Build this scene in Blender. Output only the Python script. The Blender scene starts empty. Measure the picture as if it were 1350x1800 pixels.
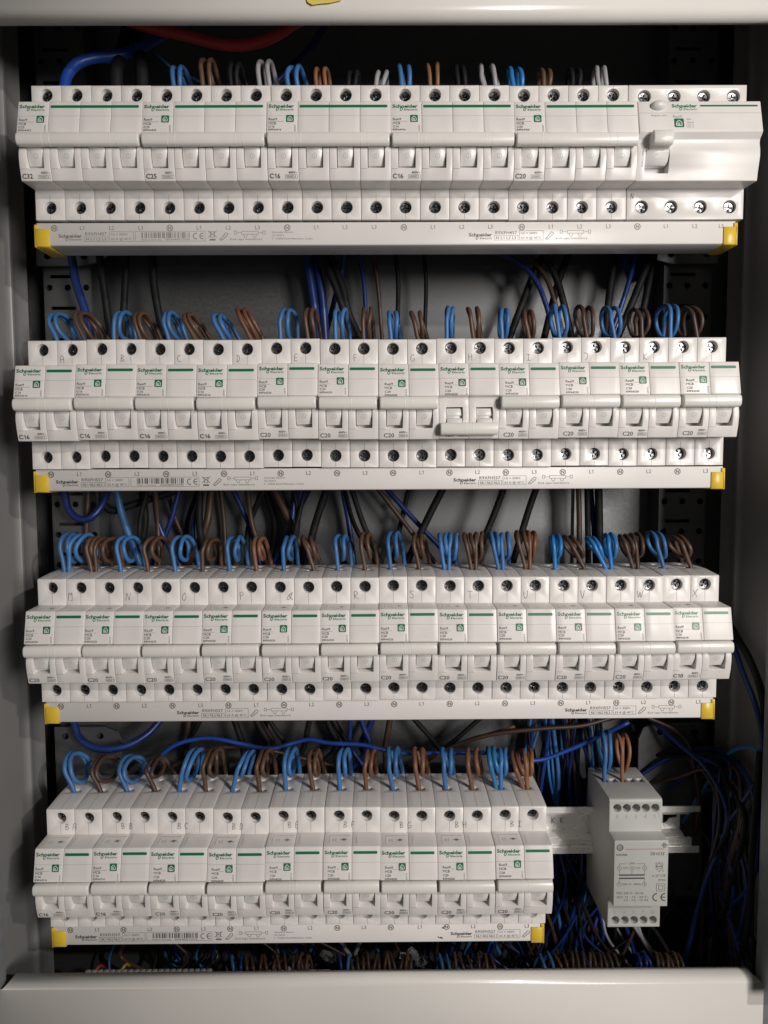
import bpy, bmesh, math, random
from mathutils import Vector, Matrix

S = 0.001                      # everything below is written in millimetres
SC = bpy.context.scene
COL = SC.collection
RND = random.Random(7)

# ------------------------------------------------------------------ camera
F_PX, IMG_W, IMG_H = 1270.0, 1350.0, 1800.0
PITCH, YAW, ROLL = math.radians(4.093), math.radians(0.337), math.radians(-0.283)
CAM = Vector((-1.504, -436.51, 39.13))
_fwd = Vector((math.sin(YAW) * math.cos(PITCH), math.cos(YAW) * math.cos(PITCH), -math.sin(PITCH)))
_r0 = Vector((math.cos(YAW), -math.sin(YAW), 0))
_u0 = _r0.cross(_fwd)
C_R = _r0 * math.cos(ROLL) + _u0 * math.sin(ROLL)
C_U = -_r0 * math.sin(ROLL) + _u0 * math.cos(ROLL)
cam_d = bpy.data.cameras.new('camera')
cam_d.sensor_fit = 'VERTICAL'
cam_d.sensor_height = 24.0
cam_d.lens = 24.0 * F_PX / IMG_H
cam_d.clip_start, cam_d.clip_end = 0.005, 20
cam = bpy.data.objects.new('camera', cam_d)
M = Matrix((C_R, C_U, -_fwd)).transposed().to_4x4()
M.translation = CAM * S
cam.matrix_world = M
COL.objects.link(cam)
SC.camera = cam

# ------------------------------------------------------------------ light
world = bpy.data.worlds.new('World')
SC.world = world
world.use_nodes = True
world.node_tree.nodes['Background'].inputs[0].default_value = (1.0, 0.94, 0.89, 1)
world.node_tree.nodes['Background'].inputs[1].default_value = 0.046


def lamp(name, loc, power, radius, color):
    d = bpy.data.lights.new(name, 'POINT')
    d.energy, d.shadow_soft_size, d.color = power, radius * S, color
    o = bpy.data.objects.new(name, d)
    o.location = Vector(loc) * S
    COL.objects.link(o)
    return o


lamp('room_lamp', (700, -930, 455), 18.5, 19, (1.0, 0.94, 0.885))
# added soft fill light, low and further off on the same side
ad = bpy.data.lights.new('fill_panel', 'AREA')
ad.shape, ad.size, ad.energy, ad.color = 'DISK', 0.40, 13.5, (1.0, 0.945, 0.895)
ao = bpy.data.objects.new('fill_panel', ad)
ao.location = Vector((800, -1280, 190)) * S
ao.rotation_euler = (Vector((0, 0, 0)) - ao.location).to_track_quat('-Z', 'Y').to_euler()
COL.objects.link(ao)
SC.view_settings.view_transform = 'Standard'
SC.view_settings.look = 'None'
SC.view_settings.gamma = 1.0
SC.view_settings.exposure = 0.07
SC.view_settings.use_curve_mapping = False
SC.cycles.max_bounces = 8
SC.cycles.use_denoising = True


# ------------------------------------------------------------------ helpers
def at(px, py, Y):
    """point of the room at depth Y (mm) seen at a place of the photograph"""
    d = C_R * ((px - 675) / F_PX) + C_U * ((900 - py) / F_PX) + _fwd
    t = (Y - CAM.y) / d.y
    return CAM + d * t


def mat(name, color, rough=0.5, metal=0.0, spec=0.5, noise=0.0, nscale=300.0, bump=0.0, bscale=2000.0,
        coat=0.0, trans=0.0, rvar=0.0, sss=0.0, vary=0.0):
    m = bpy.data.materials.new(name)
    m.use_nodes = True
    nt = m.node_tree
    b = nt.nodes['Principled BSDF']
    b.inputs['Base Color'].default_value = (*color, 1)
    b.inputs['Roughness'].default_value = rough
    b.inputs['Metallic'].default_value = metal
    b.inputs['Specular IOR Level'].default_value = spec
    b.inputs['Coat Weight'].default_value = coat
    b.inputs['Transmission Weight'].default_value = trans
    if sss:
        b.inputs['Subsurface Weight'].default_value = sss
        b.inputs['Subsurface Radius'].default_value = (0.002, 0.0016, 0.001)
        b.inputs['Subsurface Scale'].default_value = 0.5
    geo = nt.nodes.new('ShaderNodeNewGeometry')
    if noise or rvar:
        n = nt.nodes.new('ShaderNodeTexNoise')
        n.inputs['Scale'].default_value = nscale
        n.inputs['Detail'].default_value = 5
        nt.links.new(geo.outputs['Position'], n.inputs['Vector'])
        if noise:
            mr = nt.nodes.new('ShaderNodeMapRange')
            mr.inputs['From Min'].default_value, mr.inputs['From Max'].default_value = 0.3, 0.7
            mr.inputs['To Min'].default_value, mr.inputs['To Max'].default_value = 1 - noise, 1 + noise
            nt.links.new(n.outputs[0], mr.inputs['Value'])
            mx = nt.nodes.new('ShaderNodeMix')
            mx.data_type = 'RGBA'
            mx.blend_type = 'MULTIPLY'
            mx.inputs[0].default_value = 1
            mx.inputs[6].default_value = (*color, 1)
            if vary:                     # each piece a touch lighter or darker, as from different batches
                oi = nt.nodes.new('ShaderNodeObjectInfo')
                vr = nt.nodes.new('ShaderNodeMapRange')
                vr.inputs['To Min'].default_value, vr.inputs['To Max'].default_value = 1 - vary, 1 + vary
                nt.links.new(oi.outputs['Random'], vr.inputs['Value'])
                mu = nt.nodes.new('ShaderNodeMath')
                mu.operation = 'MULTIPLY'
                nt.links.new(mr.outputs[0], mu.inputs[0])
                nt.links.new(vr.outputs[0], mu.inputs[1])
                nt.links.new(mu.outputs[0], mx.inputs[7])
            else:
                nt.links.new(mr.outputs[0], mx.inputs[7])
            nt.links.new(mx.outputs[2], b.inputs['Base Color'])
        if rvar:
            m2 = nt.nodes.new('ShaderNodeMapRange')
            m2.inputs['From Min'].default_value, m2.inputs['From Max'].default_value = 0.3, 0.7
            m2.inputs['To Min'].default_value, m2.inputs['To Max'].default_value = max(0, rough - rvar), rough + rvar
            nt.links.new(n.outputs[0], m2.inputs['Value'])
            nt.links.new(m2.outputs[0], b.inputs['Roughness'])
    if bump:
        n = nt.nodes.new('ShaderNodeTexNoise')
        n.inputs['Scale'].default_value = bscale
        n.inputs['Detail'].default_value = 3
        nt.links.new(geo.outputs['Position'], n.inputs['Vector'])
        bp = nt.nodes.new('ShaderNodeBump')
        bp.inputs['Strength'].default_value = bump
        bp.inputs['Distance'].default_value = 0.0002
        nt.links.new(n.outputs[0], bp.inputs['Height'])
        nt.links.new(bp.outputs[0], b.inputs['Normal'])
    return m


MT = {
    'plastic': mat('breaker_plastic', (0.745, 0.72, 0.70), 0.36, noise=0.04, nscale=45, bump=0.12, bscale=5000, rvar=0.09, vary=0.025),
    'toggle': mat('toggle_plastic', (0.76, 0.745, 0.71), 0.30, noise=0.03, nscale=80, bump=0.06, bscale=4000, vary=0.03),
    'lever': mat('lever_plastic', (0.72, 0.71, 0.69), 0.35, noise=0.02, nscale=80),
    'busbar': mat('busbar_plastic', (0.745, 0.72, 0.70), 0.36, noise=0.03, nscale=25, bump=0.1, bscale=3000, rvar=0.08),
    'seam': mat('mould_seam', (0.22, 0.205, 0.19), 0.8),
    'green': mat('green_ink', (0.004, 0.155, 0.065), 0.4),
    'ink': mat('grey_ink', (0.065, 0.063, 0.06), 0.6),
    'ink_soft': mat('pale_grey_ink', (0.20, 0.195, 0.19), 0.6),
    'pencil': mat('pencil_line', (0.05, 0.048, 0.047), 0.5),
    'white_ink': mat('white_ink', (0.80, 0.80, 0.78), 0.5),
    'red_ink': mat('red_ink', (0.45, 0.04, 0.05), 0.5),
    'yellow': mat('yellow_plastic', (0.72, 0.49, 0.04), 0.35, noise=0.03, nscale=120, bump=0.05),
    'screw': mat('screw_steel', (0.19, 0.19, 0.195), 0.27, metal=1.0, noise=0.25, nscale=900, bump=0.12, bscale=1500, rvar=0.1),
    'screw_bright': mat('bright_screw_steel', (0.26, 0.26, 0.265), 0.27, metal=1.0, noise=0.2, nscale=900, bump=0.2, bscale=1500),
    'grey_plastic': mat('transformer_plastic', (0.45, 0.455, 0.44), 0.5, noise=0.03, nscale=70, bump=0.15, bscale=4000),
    'alu': mat('rail_aluminium', (0.93, 0.92, 0.90), 0.28, metal=0.4, noise=0.03, nscale=120, rvar=0.05),
    'galv': mat('galvanised_steel', (0.185, 0.19, 0.195), 0.48, metal=0.8, noise=0.06, nscale=500, rvar=0.06),
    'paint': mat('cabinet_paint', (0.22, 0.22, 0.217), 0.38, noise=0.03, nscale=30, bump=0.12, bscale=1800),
    'cover': mat('cover_paint', (0.74, 0.72, 0.685), 0.30, noise=0.015, nscale=20, bump=0.10, bscale=1400, coat=0.15),
    'post': mat('frame_post_steel', (0.30, 0.315, 0.33), 0.45, metal=0.4, noise=0.1, nscale=120),
    'blue': mat('blue_insulation', (0.045, 0.150, 0.36), 0.46, noise=0.06, nscale=150, vary=0.16),
    'bright_blue': mat('bright_blue_insulation', (0.025, 0.185, 0.48), 0.34, noise=0.06, nscale=150),
    'deep_blue': mat('deep_blue_insulation', (0.010, 0.030, 0.16), 0.38, noise=0.06, nscale=150),
    'teal': mat('teal_insulation', (0.03, 0.165, 0.34), 0.36, noise=0.06, nscale=150),
    'brown': mat('brown_insulation', (0.098, 0.052, 0.032), 0.46, noise=0.08, nscale=150, vary=0.16),
    'dark_brown': mat('dark_brown_insulation', (0.066, 0.036, 0.025), 0.46, noise=0.08, nscale=150),
    'red_brown': mat('red_brown_insulation', (0.165, 0.075, 0.044), 0.46, noise=0.08, nscale=150, vary=0.16),
    'tan': mat('tan_insulation', (0.24, 0.110, 0.050), 0.46, noise=0.08, nscale=150),
    'black': mat('black_insulation', (0.010, 0.010, 0.011), 0.6, spec=0.25),
    'grey': mat('grey_insulation', (0.33, 0.33, 0.34), 0.4, noise=0.05),
    'red': mat('red_insulation', (0.58, 0.05, 0.05), 0.45),
    'cable_blue': mat('cable_blue_insulation', (0.012, 0.055, 0.30), 0.4, noise=0.05, nscale=150),
    'mark': mat('lever_mark_edge', (0.50, 0.49, 0.47), 0.5),
    'tape': mat('yellow_paper', (0.70, 0.58, 0.12), 0.7, noise=0.05, nscale=200),
    'clear': mat('clear_plastic', (0.9, 0.9, 0.9), 0.12, trans=0.85),
    'dark': mat('dark_gap', (0.01, 0.01, 0.01), 0.9),
    'yellow_wire': mat('yellow_insulation', (0.55, 0.45, 0.05), 0.4),
}


def obj(name, mesh, parent=None, loc=(0, 0, 0), rot=None):
    o = bpy.data.objects.new(name, mesh)
    o.location = Vector(loc) * S
    if rot:
        o.rotation_euler = rot
    o.parent = parent
    COL.objects.link(o)
    return o


def empty(name, loc, rot=None):
    o = bpy.data.objects.new(name, None)
    o.empty_display_size = 0.01
    o.location = Vector(loc) * S
    if rot:
        o.rotation_euler = rot
    COL.objects.link(o)
    return o


def tag(o, label, cat, group=None):
    o['label'] = label
    o['category'] = cat
    if group:
        o['group'] = group
    return o


def finish(bm, name, mats, smooth=35, recalc=True):
    if recalc:
        bmesh.ops.recalc_face_normals(bm, faces=bm.faces[:])
    bmesh.ops.scale(bm, vec=(S, S, S), verts=bm.verts[:])
    me = bpy.data.meshes.new(name)
    bm.to_mesh(me)
    bm.free()
    for m in (mats if isinstance(mats, (list, tuple)) else [mats]):
        me.materials.append(MT[m])
    if smooth:
        for p in me.polygons:
            p.use_smooth = True
        me.set_sharp_from_angle(angle=math.radians(smooth))
    return me


def bevelled(me, width, seg=2, angle=32):
    """the mesh with its edges rounded, made once for each prototype"""
    o = bpy.data.objects.new('bevel_work', me)
    COL.objects.link(o)
    b = o.modifiers.new('b', 'BEVEL')
    b.width, b.segments, b.limit_method, b.angle_limit = width * S, seg, 'ANGLE', math.radians(angle)
    b.harden_normals = False
    dg = bpy.context.evaluated_depsgraph_get()
    r = bpy.data.meshes.new_from_object(o.evaluated_get(dg))
    bpy.data.objects.remove(o)
    for p in r.polygons:
        p.use_smooth = True
    r.set_sharp_from_angle(angle=math.radians(50))
    return r


def box(bm, x0, x1, y0, y1, z0, z1, mi=0):
    v = [bm.verts.new((x, y, z)) for z in (z0, z1) for y in (y0, y1) for x in (x0, x1)]
    for f in ((0, 1, 3, 2), (4, 6, 7, 5), (0, 4, 5, 1), (2, 3, 7, 6), (0, 2, 6, 4), (1, 5, 7, 3)):
        bm.faces.new([v[i] for i in f]).material_index = mi


def prism_x(bm, prof, x0, x1, mi=0, inset=0.0):
    """closed (Y, z) outline swept along X; inset rounds the two ends"""
    n = len(prof)
    cy = sum(p[0] for p in prof) / n
    cz = sum(p[1] for p in prof) / n
    rings = [(x0, 1.0), (x1, 1.0)]
    if inset:
        k = 0.82
        rings = [(x0, k), (x0 + inset * 0.4, 0.95), (x0 + inset, 1.0), (x1 - inset, 1.0), (x1 - inset * 0.4, 0.95), (x1, k)]
    vs = [[bm.verts.new((x, cy + (p[0] - cy) * k, cz + (p[1] - cz) * k)) for p in prof] for x, k in rings]
    for a, b in zip(vs[:-1], vs[1:]):
        for i in range(n):
            bm.faces.new((a[i], a[(i + 1) % n], b[(i + 1) % n], b[i])).material_index = mi
    bm.faces.new(vs[0]).material_index = mi
    bm.faces.new(vs[-1][::-1]).material_index = mi


def fill_with_holes(bm, rect, holes, to3, tunnel=None):
    """flat face with round holes; rect and holes in the plane, to3 maps to space, tunnel = (vector, depth)"""
    a0, b0, a1, b1 = rect
    edges = []
    c = [bm.verts.new(to3(a, b)) for a, b in ((a0, b0), (a1, b0), (a1, b1), (a0, b1))]
    edges += [bm.edges.new((c[i], c[(i + 1) % 4])) for i in range(4)]
    for (ca, cb, ra, rb, dep) in holes:
        n = 22
        ring = [bm.verts.new(to3(ca + ra * math.cos(2 * math.pi * i / n), cb + rb * math.sin(2 * math.pi * i / n))) for i in range(n)]
        edges += [bm.edges.new((ring[i], ring[(i + 1) % n])) for i in range(n)]
        d = tunnel * dep
        inner = [bm.verts.new(v.co + d) for v in ring]
        for i in range(n):
            bm.faces.new((ring[i], ring[(i + 1) % n], inner[(i + 1) % n], inner[i]))
        bm.faces.new(inner)
    bmesh.ops.triangle_fill(bm, use_beauty=True, use_dissolve=False, edges=edges)


def tube_mesh(pts, r, m, name, sides=9, step=1.6, closed_ends=True):
    """smooth round cable through the points (mm)"""
    P = [Vector(p) for p in pts]
    P = [P[0] * 2 - P[1]] + P + [P[-1] * 2 - P[-2]]
    path = []
    for i in range(1, len(P) - 2):
        a, b, c, d = P[i - 1], P[i], P[i + 1], P[i + 2]
        n = max(2, int((c - b).length / step))
        n = min(n, 40)
        for k in range(n):
            t = k / n
            path.append(0.5 * ((2 * b) + (c - a) * t + (2 * a - 5 * b + 4 * c - d) * t * t + (3 * b - a - 3 * c + d) * t ** 3))
    path.append(P[-2])
    verts, faces = [], []
    t0 = (path[1] - path[0]).normalized()
    nrm = t0.orthogonal().normalized()
    for i, p in enumerate(path):
        t = (path[min(i + 1, len(path) - 1)] - path[max(i - 1, 0)]).normalized()
        nrm = (nrm - t * nrm.dot(t)).normalized()
        bn = t.cross(nrm)
        for k in range(sides):
            a = 2 * math.pi * k / sides
            verts.append((p + (nrm * math.cos(a) + bn * math.sin(a)) * r) * S)
    for i in range(len(path) - 1):
        for k in range(sides):
            k2 = (k + 1) % sides
            faces.append((i * sides + k, i * sides + k2, (i + 1) * sides + k2, (i + 1) * sides + k))
    faces.append(tuple(range(sides))[::-1])
    faces.append(tuple(range((len(path) - 1) * sides, len(path) * sides)))
    me = bpy.data.meshes.new(name)
    me.from_pydata([tuple(v) for v in verts], [], faces)
    me.materials.append(MT[m])
    for p in me.polygons:
        p.use_smooth = True
    return me


# ------------------------------------------------------------------ flat print
_tcache = {}


def raw_glyphs(s, bold=0.0):
    k = (s, bold)
    if k not in _tcache:
        cu = bpy.data.curves.new('t', 'FONT')
        cu.body = s
        cu.size = 1.0
        cu.offset = bold
        cu.resolution_u = 2
        o = bpy.data.objects.new('t', cu)
        me = bpy.data.meshes.new_from_object(o)
        _tcache[k] = ([(v.co.x, v.co.y) for v in me.vertices], [tuple(p.vertices) for p in me.polygons])
        bpy.data.objects.remove(o)
        bpy.data.curves.remove(cu)
        bpy.data.meshes.remove(me)
    return _tcache[k]


def _right(s):
    return max(v[0] for v in raw_glyphs(s)[0])


CAPH = max(v[1] for v in raw_glyphs('H')[0]) - min(v[1] for v in raw_glyphs('H')[0])
_adv = {}


def advance(c):
    if c == '1':
        c = '2'
    if c not in _adv:
        _adv[c] = _right('H' + c + 'H') - _right('HH')
    return _adv[c]


_gcache = {}


def glyphs(s, bold=0.0, spacing=1.0):
    """the letters of a word as flat faces; the figure 1 gets its flag"""
    k = (s, bold, spacing)
    if k in _gcache:
        return _gcache[k]
    vs, fs, x = [], [], 0.0
    for ch in s:
        if ch != ' ':
            if ch == '1':
                w, h, st = advance('1'), CAPH, 0.085 + 2 * bold
                c = w * 0.52
                gv = [(c, 0), (c + st, 0), (c + st, h), (c + st * 0.2, h), (c - 0.15 - bold, h * 0.80), (c - 0.15 - bold, h * 0.67), (c, h * 0.77)]
                gf = [(0, 1, 2, 3, 6), (3, 4, 5, 6)]
            else:
                gv, gf = raw_glyphs(ch, 0.0 if ch in 'MW' else bold)
            n = len(vs)
            vs = vs + [(a + x, b) for a, b in gv]
            fs = fs + [tuple(i + n for i in f) for f in gf]
        x += advance(ch) * spacing
    _gcache[k] = (vs, fs)
    return _gcache[k]


class Print:
    """flat marks in a plane: x to the right, y upwards, in mm"""

    def __init__(self):
        self.v, self.f = [], []

    def add(self, vs, fs):
        b = len(self.v)
        self.v += vs
        self.f += [tuple(i + b for i in f) for f in fs]
        return self

    def text(self, s, x, y, h, w=None, bold=0.0, spacing=1.0, rot=0, italic=0.0, align='l'):
        vs, fs = glyphs(s, bold, spacing)
        if not vs:
            return self
        x0, x1 = min(v[0] for v in vs), max(v[0] for v in vs)
        ky = h / CAPH
        kx = (w / (x1 - x0)) if w else ky
        out = []
        ww = (x1 - x0) * kx
        dx = 0 if align == 'l' else (-ww / 2 if align == 'c' else -ww)
        for a, b in vs:
            px, py = (a - x0) * kx + b * ky * italic + dx, b * ky
            if rot == 90:
                px, py = -py, px
            out.append((x + px, y + py))
        return self.add(out, fs)

    def rect(self, x0, y0, x1, y1):
        return self.add([(x0, y0), (x1, y0), (x1, y1), (x0, y1)], [(0, 1, 2, 3)])

    def rrect(self, x0, y0, x1, y1, r, n=4):
        pts = []
        for cx, cy, a in ((x1 - r, y1 - r, 0), (x0 + r, y1 - r, 90), (x0 + r, y0 + r, 180), (x1 - r, y0 + r, 270)):
            for k in range(n + 1):
                t = math.radians(a + 90 * k / n)
                pts.append((cx + r * math.cos(t), cy + r * math.sin(t)))
        return self.add(pts, [tuple(range(len(pts)))])

    def line(self, pts, w, closed=False):
        P = list(pts) + ([pts[0]] if closed else [])
        for (ax, ay), (bx, by) in zip(P[:-1], P[1:]):
            dx, dy = bx - ax, by - ay
            L = math.hypot(dx, dy) or 1
            ux, uy = dx / L * w / 2, dy / L * w / 2
            self.add([(ax - ux - uy, ay - uy + ux), (ax - ux + uy, ay - uy - ux), (bx + ux + uy, by + uy - ux), (bx + ux - uy, by + uy + ux)], [(0, 1, 2, 3)])
        return self

    def box(self, x0, y0, x1, y1, w):
        return self.line([(x0, y0), (x1, y0), (x1, y1), (x0, y1)], w, True)

    def arc(self, cx, cy, r, w, a0=0, a1=360, n=24, ry=None, tilt=0):
        ry = ry or r
        ct, st = math.cos(math.radians(tilt)), math.sin(math.radians(tilt))
        vs = []
        for k in range(n + 1):
            t = math.radians(a0 + (a1 - a0) * k / n)
            for s in (-1, 1):
                px, py = (r + s * w / 2) * math.cos(t), (ry + s * w / 2) * math.sin(t)
                vs.append((cx + px * ct - py * st, cy + px * st + py * ct))
        return self.add(vs, [(2 * k, 2 * k + 1, 2 * k + 3, 2 * k + 2) for k in range(n)])

    def disc(self, cx, cy, r, n=20):
        return self.add([(cx + r * math.cos(2 * math.pi * k / n), cy + r * math.sin(2 * math.pi * k / n)) for k in range(n)], [tuple(range(n))])

    def mesh(self, name, m, to3):
        me = bpy.data.meshes.new(name)
        me.from_pydata([tuple(Vector(to3(a, b)) * S) for a, b in self.v], [], self.f)
        me.materials.append(MT[m])
        return me


def logo(p, x, y, w):
    """two-line maker's logo, width w, baseline of the first line at y"""
    k = w / 14.7
    p.text('Schneider', x, y, 1.95 * k, w=w, bold=0.036, spacing=1.0)
    p.text('Electric', x + 6.9 * k, y - 1.75 * k, 1.15 * k, w=7.6 * k, bold=0.022, spacing=1.12)
    p.arc(x + 5.2 * k, y - 0.9 * k, 0.62 * k, 0.42 * k, ry=1.0 * k, tilt=-25, n=18)
    p.line([(x + 5.75 * k, y + 0.5 * k), (x + 5.2 * k, y - 0.2 * k)], 0.35 * k)
    return p


# ------------------------------------------------------------------ breaker housing
ROWZ = [225.0, 74.24, -74.62, -225.0]
ROWX = [6.18 - 216, -1.93 - 216, -2.03 - 216, -2.22 - 216]      # left end of each row
BACK = 66.0                                                       # the rail plane

PROFILE = [(64, 41.4), (35, 41.3), (17.0, 39.9), (16.5, 39.4), (16.5, 23.3), (0.5, 22.7), (0.0, 22.3), (-4.0, 3.6),
           (-3.6, 3.1), (-1.3, 2.2), (-0.9, 0.5), (-1.5, -3.5), (-2.4, -7.0), (-2.5, -10.0), (-1.7, -15.6), (0.0, -21.9), (0.4, -22.3),
           (16.5, -21.4), (16.5, -39.2), (64, -39.2), (70, -20), (70, 22)]
W0, W1 = 11, 14          # the lever window lies between these profile points
RCCB_PROFILE = [(64, 41.4), (35, 41.3), (17.0, 40.1), (16.5, 39.6), (16.5, 23.3), (0.5, 22.7), (0.0, 22.3), (-4.4, 3.8),
                (-4.0, 3.2), (-1.2, 0.6), (-0.8, -1.5), (-1.6, -5.0), (-1.8, -9.0), (-0.6, -14.0), (0.4, -18.0), (1.0, -21.9), (1.4, -22.3),
                (16.5, -21.4), (16.5, -39.2), (64, -39.2), (70, -20), (70, 22)]


def housing(name, prof, x0, x1, window, wi, ups, los, tops, rim=3.7):
    bm = bmesh.new()
    xs = [x0, window[0], window[1], x1]
    n = len(prof)
    special = {}
    for i in range(n):
        a, b = prof[i], prof[(i + 1) % n]
        if i in (0, 3, 17):
            continue
        for j in range(3):
            if j == 1 and wi[0] <= i < wi[1]:
                continue
            bm.faces.new([bm.verts.new((x, p[0], p[1])) for x, p in ((xs[j], a), (xs[j + 1], a), (xs[j + 1], b), (xs[j], b))])
    for x in (x0, x1):
        bm.faces.new([bm.verts.new((x, p[0], p[1])) for p in prof])
    # recess walls of the lever window
    yb = 7.0
    W = prof[wi[0]:wi[1] + 1]
    for x in window:
        bm.faces.new([bm.verts.new((x, p[0], p[1])) for p in W] + [bm.verts.new((x, yb, W[-1][1])), bm.verts.new((x, yb, W[0][1]))])
    for p in (W[0], W[-1]):
        bm.faces.new([bm.verts.new(c) for c in ((window[0], p[0], p[1]), (window[1], p[0], p[1]), (window[1], yb, p[1]), (window[0], yb, p[1]))])
    bm.faces.new([bm.verts.new(c) for c in ((window[0], yb, W[0][1]), (window[1], yb, W[0][1]), (window[1], yb, W[-1][1]), (window[0], yb, W[-1][1]))])
    # terminal faces with screw holes, top face with wire entries
    yT = prof[3][0]
    fill_with_holes(bm, (x0, prof[4][1], x1, prof[3][1]), [(x, z, rim, rim, 11) for x, z in ups], lambda a, b: (a, yT, b), Vector((0, 1, 0)))
    fill_with_holes(bm, (x0, prof[18][1], x1, prof[17][1]), [(x, z, rim, rim, 11) for x, z in los], lambda a, b: (a, yT, b), Vector((0, 1, 0)))
    zt = lambda y: prof[1][1] + (prof[0][1] - prof[1][1]) * (y - prof[1][0]) / (prof[0][0] - prof[1][0])
    fill_with_holes(bm, (x0, prof[1][0], x1, prof[0][0]), tops, lambda a, b: (a, b, zt(b)), Vector((0, 0, -1)))
    bmesh.ops.remove_doubles(bm, verts=bm.verts[:], dist=0.002)
    me = finish(bm, name, ['plastic', 'seam'], smooth=0)
    return bevelled(me, 0.22, 2, 28)


ZU, ZL = 34.1, -31.9     # screw heights
POLE = housing('pole_housing', PROFILE, 0.10, 17.90, (4.3, 14.3), (W0, W1), [(9, ZU)], [(9, ZL)],
               [(9.3, 40.2, 3.6, 2.7, 7), (9.0, 55.0, 1.6, 1.4, 4)])


def seam_mesh():
    bm = bmesh.new()
    w, e = 0.10, 0.03
    x = 9.05
    for (ya, za, yb, zb) in ((16.5 - e, 30.4, 16.5 - e, 23.6), (16.5 - e, 39.2, 16.5 - e, 37.8), (17.0, 39.9 + e, 35, 41.3 + e),
                             (16.5 - e, -35.6, 16.5 - e, -39.0), (16.5 - e, -24.0, 16.5 - e, -28.2)):
        bm.faces.new([bm.verts.new(c) for c in ((x - w, ya, za), (x + w, ya, za), (x + w, yb, zb), (x - w, yb, zb))])
    # the fine joint across the label and the edge of the insert left of the lever
    t = 9.0 / 19.1
    y, z = -4.0 * t, 22.3 - 18.7 * t
    bm.faces.new([bm.verts.new(c) for c in ((0.3, y - e, z - 0.06), (17.7, y - e, z - 0.06), (17.7, y - e, z + 0.06), (0.3, y - e, z + 0.06))])
    bm.faces.new([bm.verts.new(c) for c in ((0.3, -1.62 - e, -16.15), (4.3, -1.62 - e, -16.15), (4.3, -1.62 - e, -16.0), (0.3, -1.62 - e, -16.0))])
    return finish(bm, 'mould_seam', 'seam', smooth=0, recalc=False)


SEAM = seam_mesh()


def screw_mesh(m, R=3.6):
    """round head with a cross recess and a slot"""
    bm = bmesh.new()
    n, w, l, dep = 28, 0.55, 2.3, 1.5
    rim = [bm.verts.new((R * math.cos(2 * math.pi * k / n), 0.45, R * math.sin(2 * math.pi * k / n))) for k in range(n)]
    ring = [bm.verts.new((R * 0.86 * math.cos(2 * math.pi * k / n), 0.0, R * 0.86 * math.sin(2 * math.pi * k / n))) for k in range(n)]
    back = [bm.verts.new((R * math.cos(2 * math.pi * k / n), 6, R * math.sin(2 * math.pi * k / n))) for k in range(n)]
    for k in range(n):
        j = (k + 1) % n
        bm.faces.new((rim[k], rim[j], ring[j], ring[k]))
        bm.faces.new((rim[k], back[k], back[j], rim[j]))
    cross = [(w, w), (l, w * 0.8), (l, -w * 0.8), (w, -w), (w * 0.8, -l), (-w * 0.8, -l), (-w, -w), (-l, -w * 0.8), (-l, w * 0.8), (-w, w), (-w * 0.8, l), (w * 0.8, l)]
    top = [bm.verts.new((a, 0.12, b)) for a, b in cross]
    low = [bm.verts.new((a * 0.72, dep, b * 0.72)) for a, b in cross]
    e = [bm.edges.new((top[k], top[(k + 1) % 12])) for k in range(12)]
    e += [bm.edges.get((ring[k], ring[(k + 1) % n])) for k in range(n)]
    bmesh.ops.triangle_fill(bm, use_beauty=True, edges=e)
    for k in range(12):
        j = (k + 1) % 12
        bm.faces.new((top[k], top[j], low[j], low[k]))
    bm.faces.new(low)
    # small wing marks between the cross arms
    for k in range(4):
        a = math.radians(45 + 90 * k)
        c, s = math.cos(a), math.sin(a)
        v = [bm.verts.new((c * r - s * d, -0.02, s * r + c * d)) for r, d in ((1.3, -0.16), (2.6, -0.16), (2.6, 0.16), (1.3, 0.16))]
        v2 = [bm.verts.new((p.co.x, 0.3, p.co.z)) for p in v]
        bm.faces.new(v)
        for i in range(4):
            bm.faces.new((v[i], v[(i + 1) % 4], v2[(i + 1) % 4], v2[i]))
    return finish(bm, 'terminal_screw', m, smooth=25)


SCREW = screw_mesh('screw')
SCREW_B = screw_mesh('screw_bright', 3.4)


def bar_profile(dy=0.0, dz=0.0):
    p = [(-2.6, 2.8), (-5.8, 2.75), (-6.8, 2.2), (-7.4, 1.0), (-7.6, -0.8), (-7.4, -2.6), (-6.7, -3.9), (-5.4, -4.6), (-4.2, -4.7), (-2.6, -4.0)]
    return [(a + dy, b + dz) for a, b in p]


def bar_mesh(n, off=False):
    bm = bmesh.new()
    pr = bar_profile(0.6, -15.6) if off else bar_profile()
    W = n * 18.0
    prism_x(bm, pr, 0.7, W - 1.0, inset=0.9)
    # raised joint rings where the handles are tied together
    joints = [15.2] if n == 2 else [15.2, 54.2]
    cy = sum(p[0] for p in pr) / len(pr)
    cz = sum(p[1] for p in pr) / len(pr)
    big = [(cy + (a - cy) * 1.035, cz + (b - cz) * 1.03) for a, b in pr]
    for j in joints:
        for o in (0, 4.3):
            prism_x(bm, big, j + o, j + o + 0.55)
    me = finish(bm, 'toggle_bar', 'toggle', smooth=30)
    return bevelled(me, 0.12, 1, 30)


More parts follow.
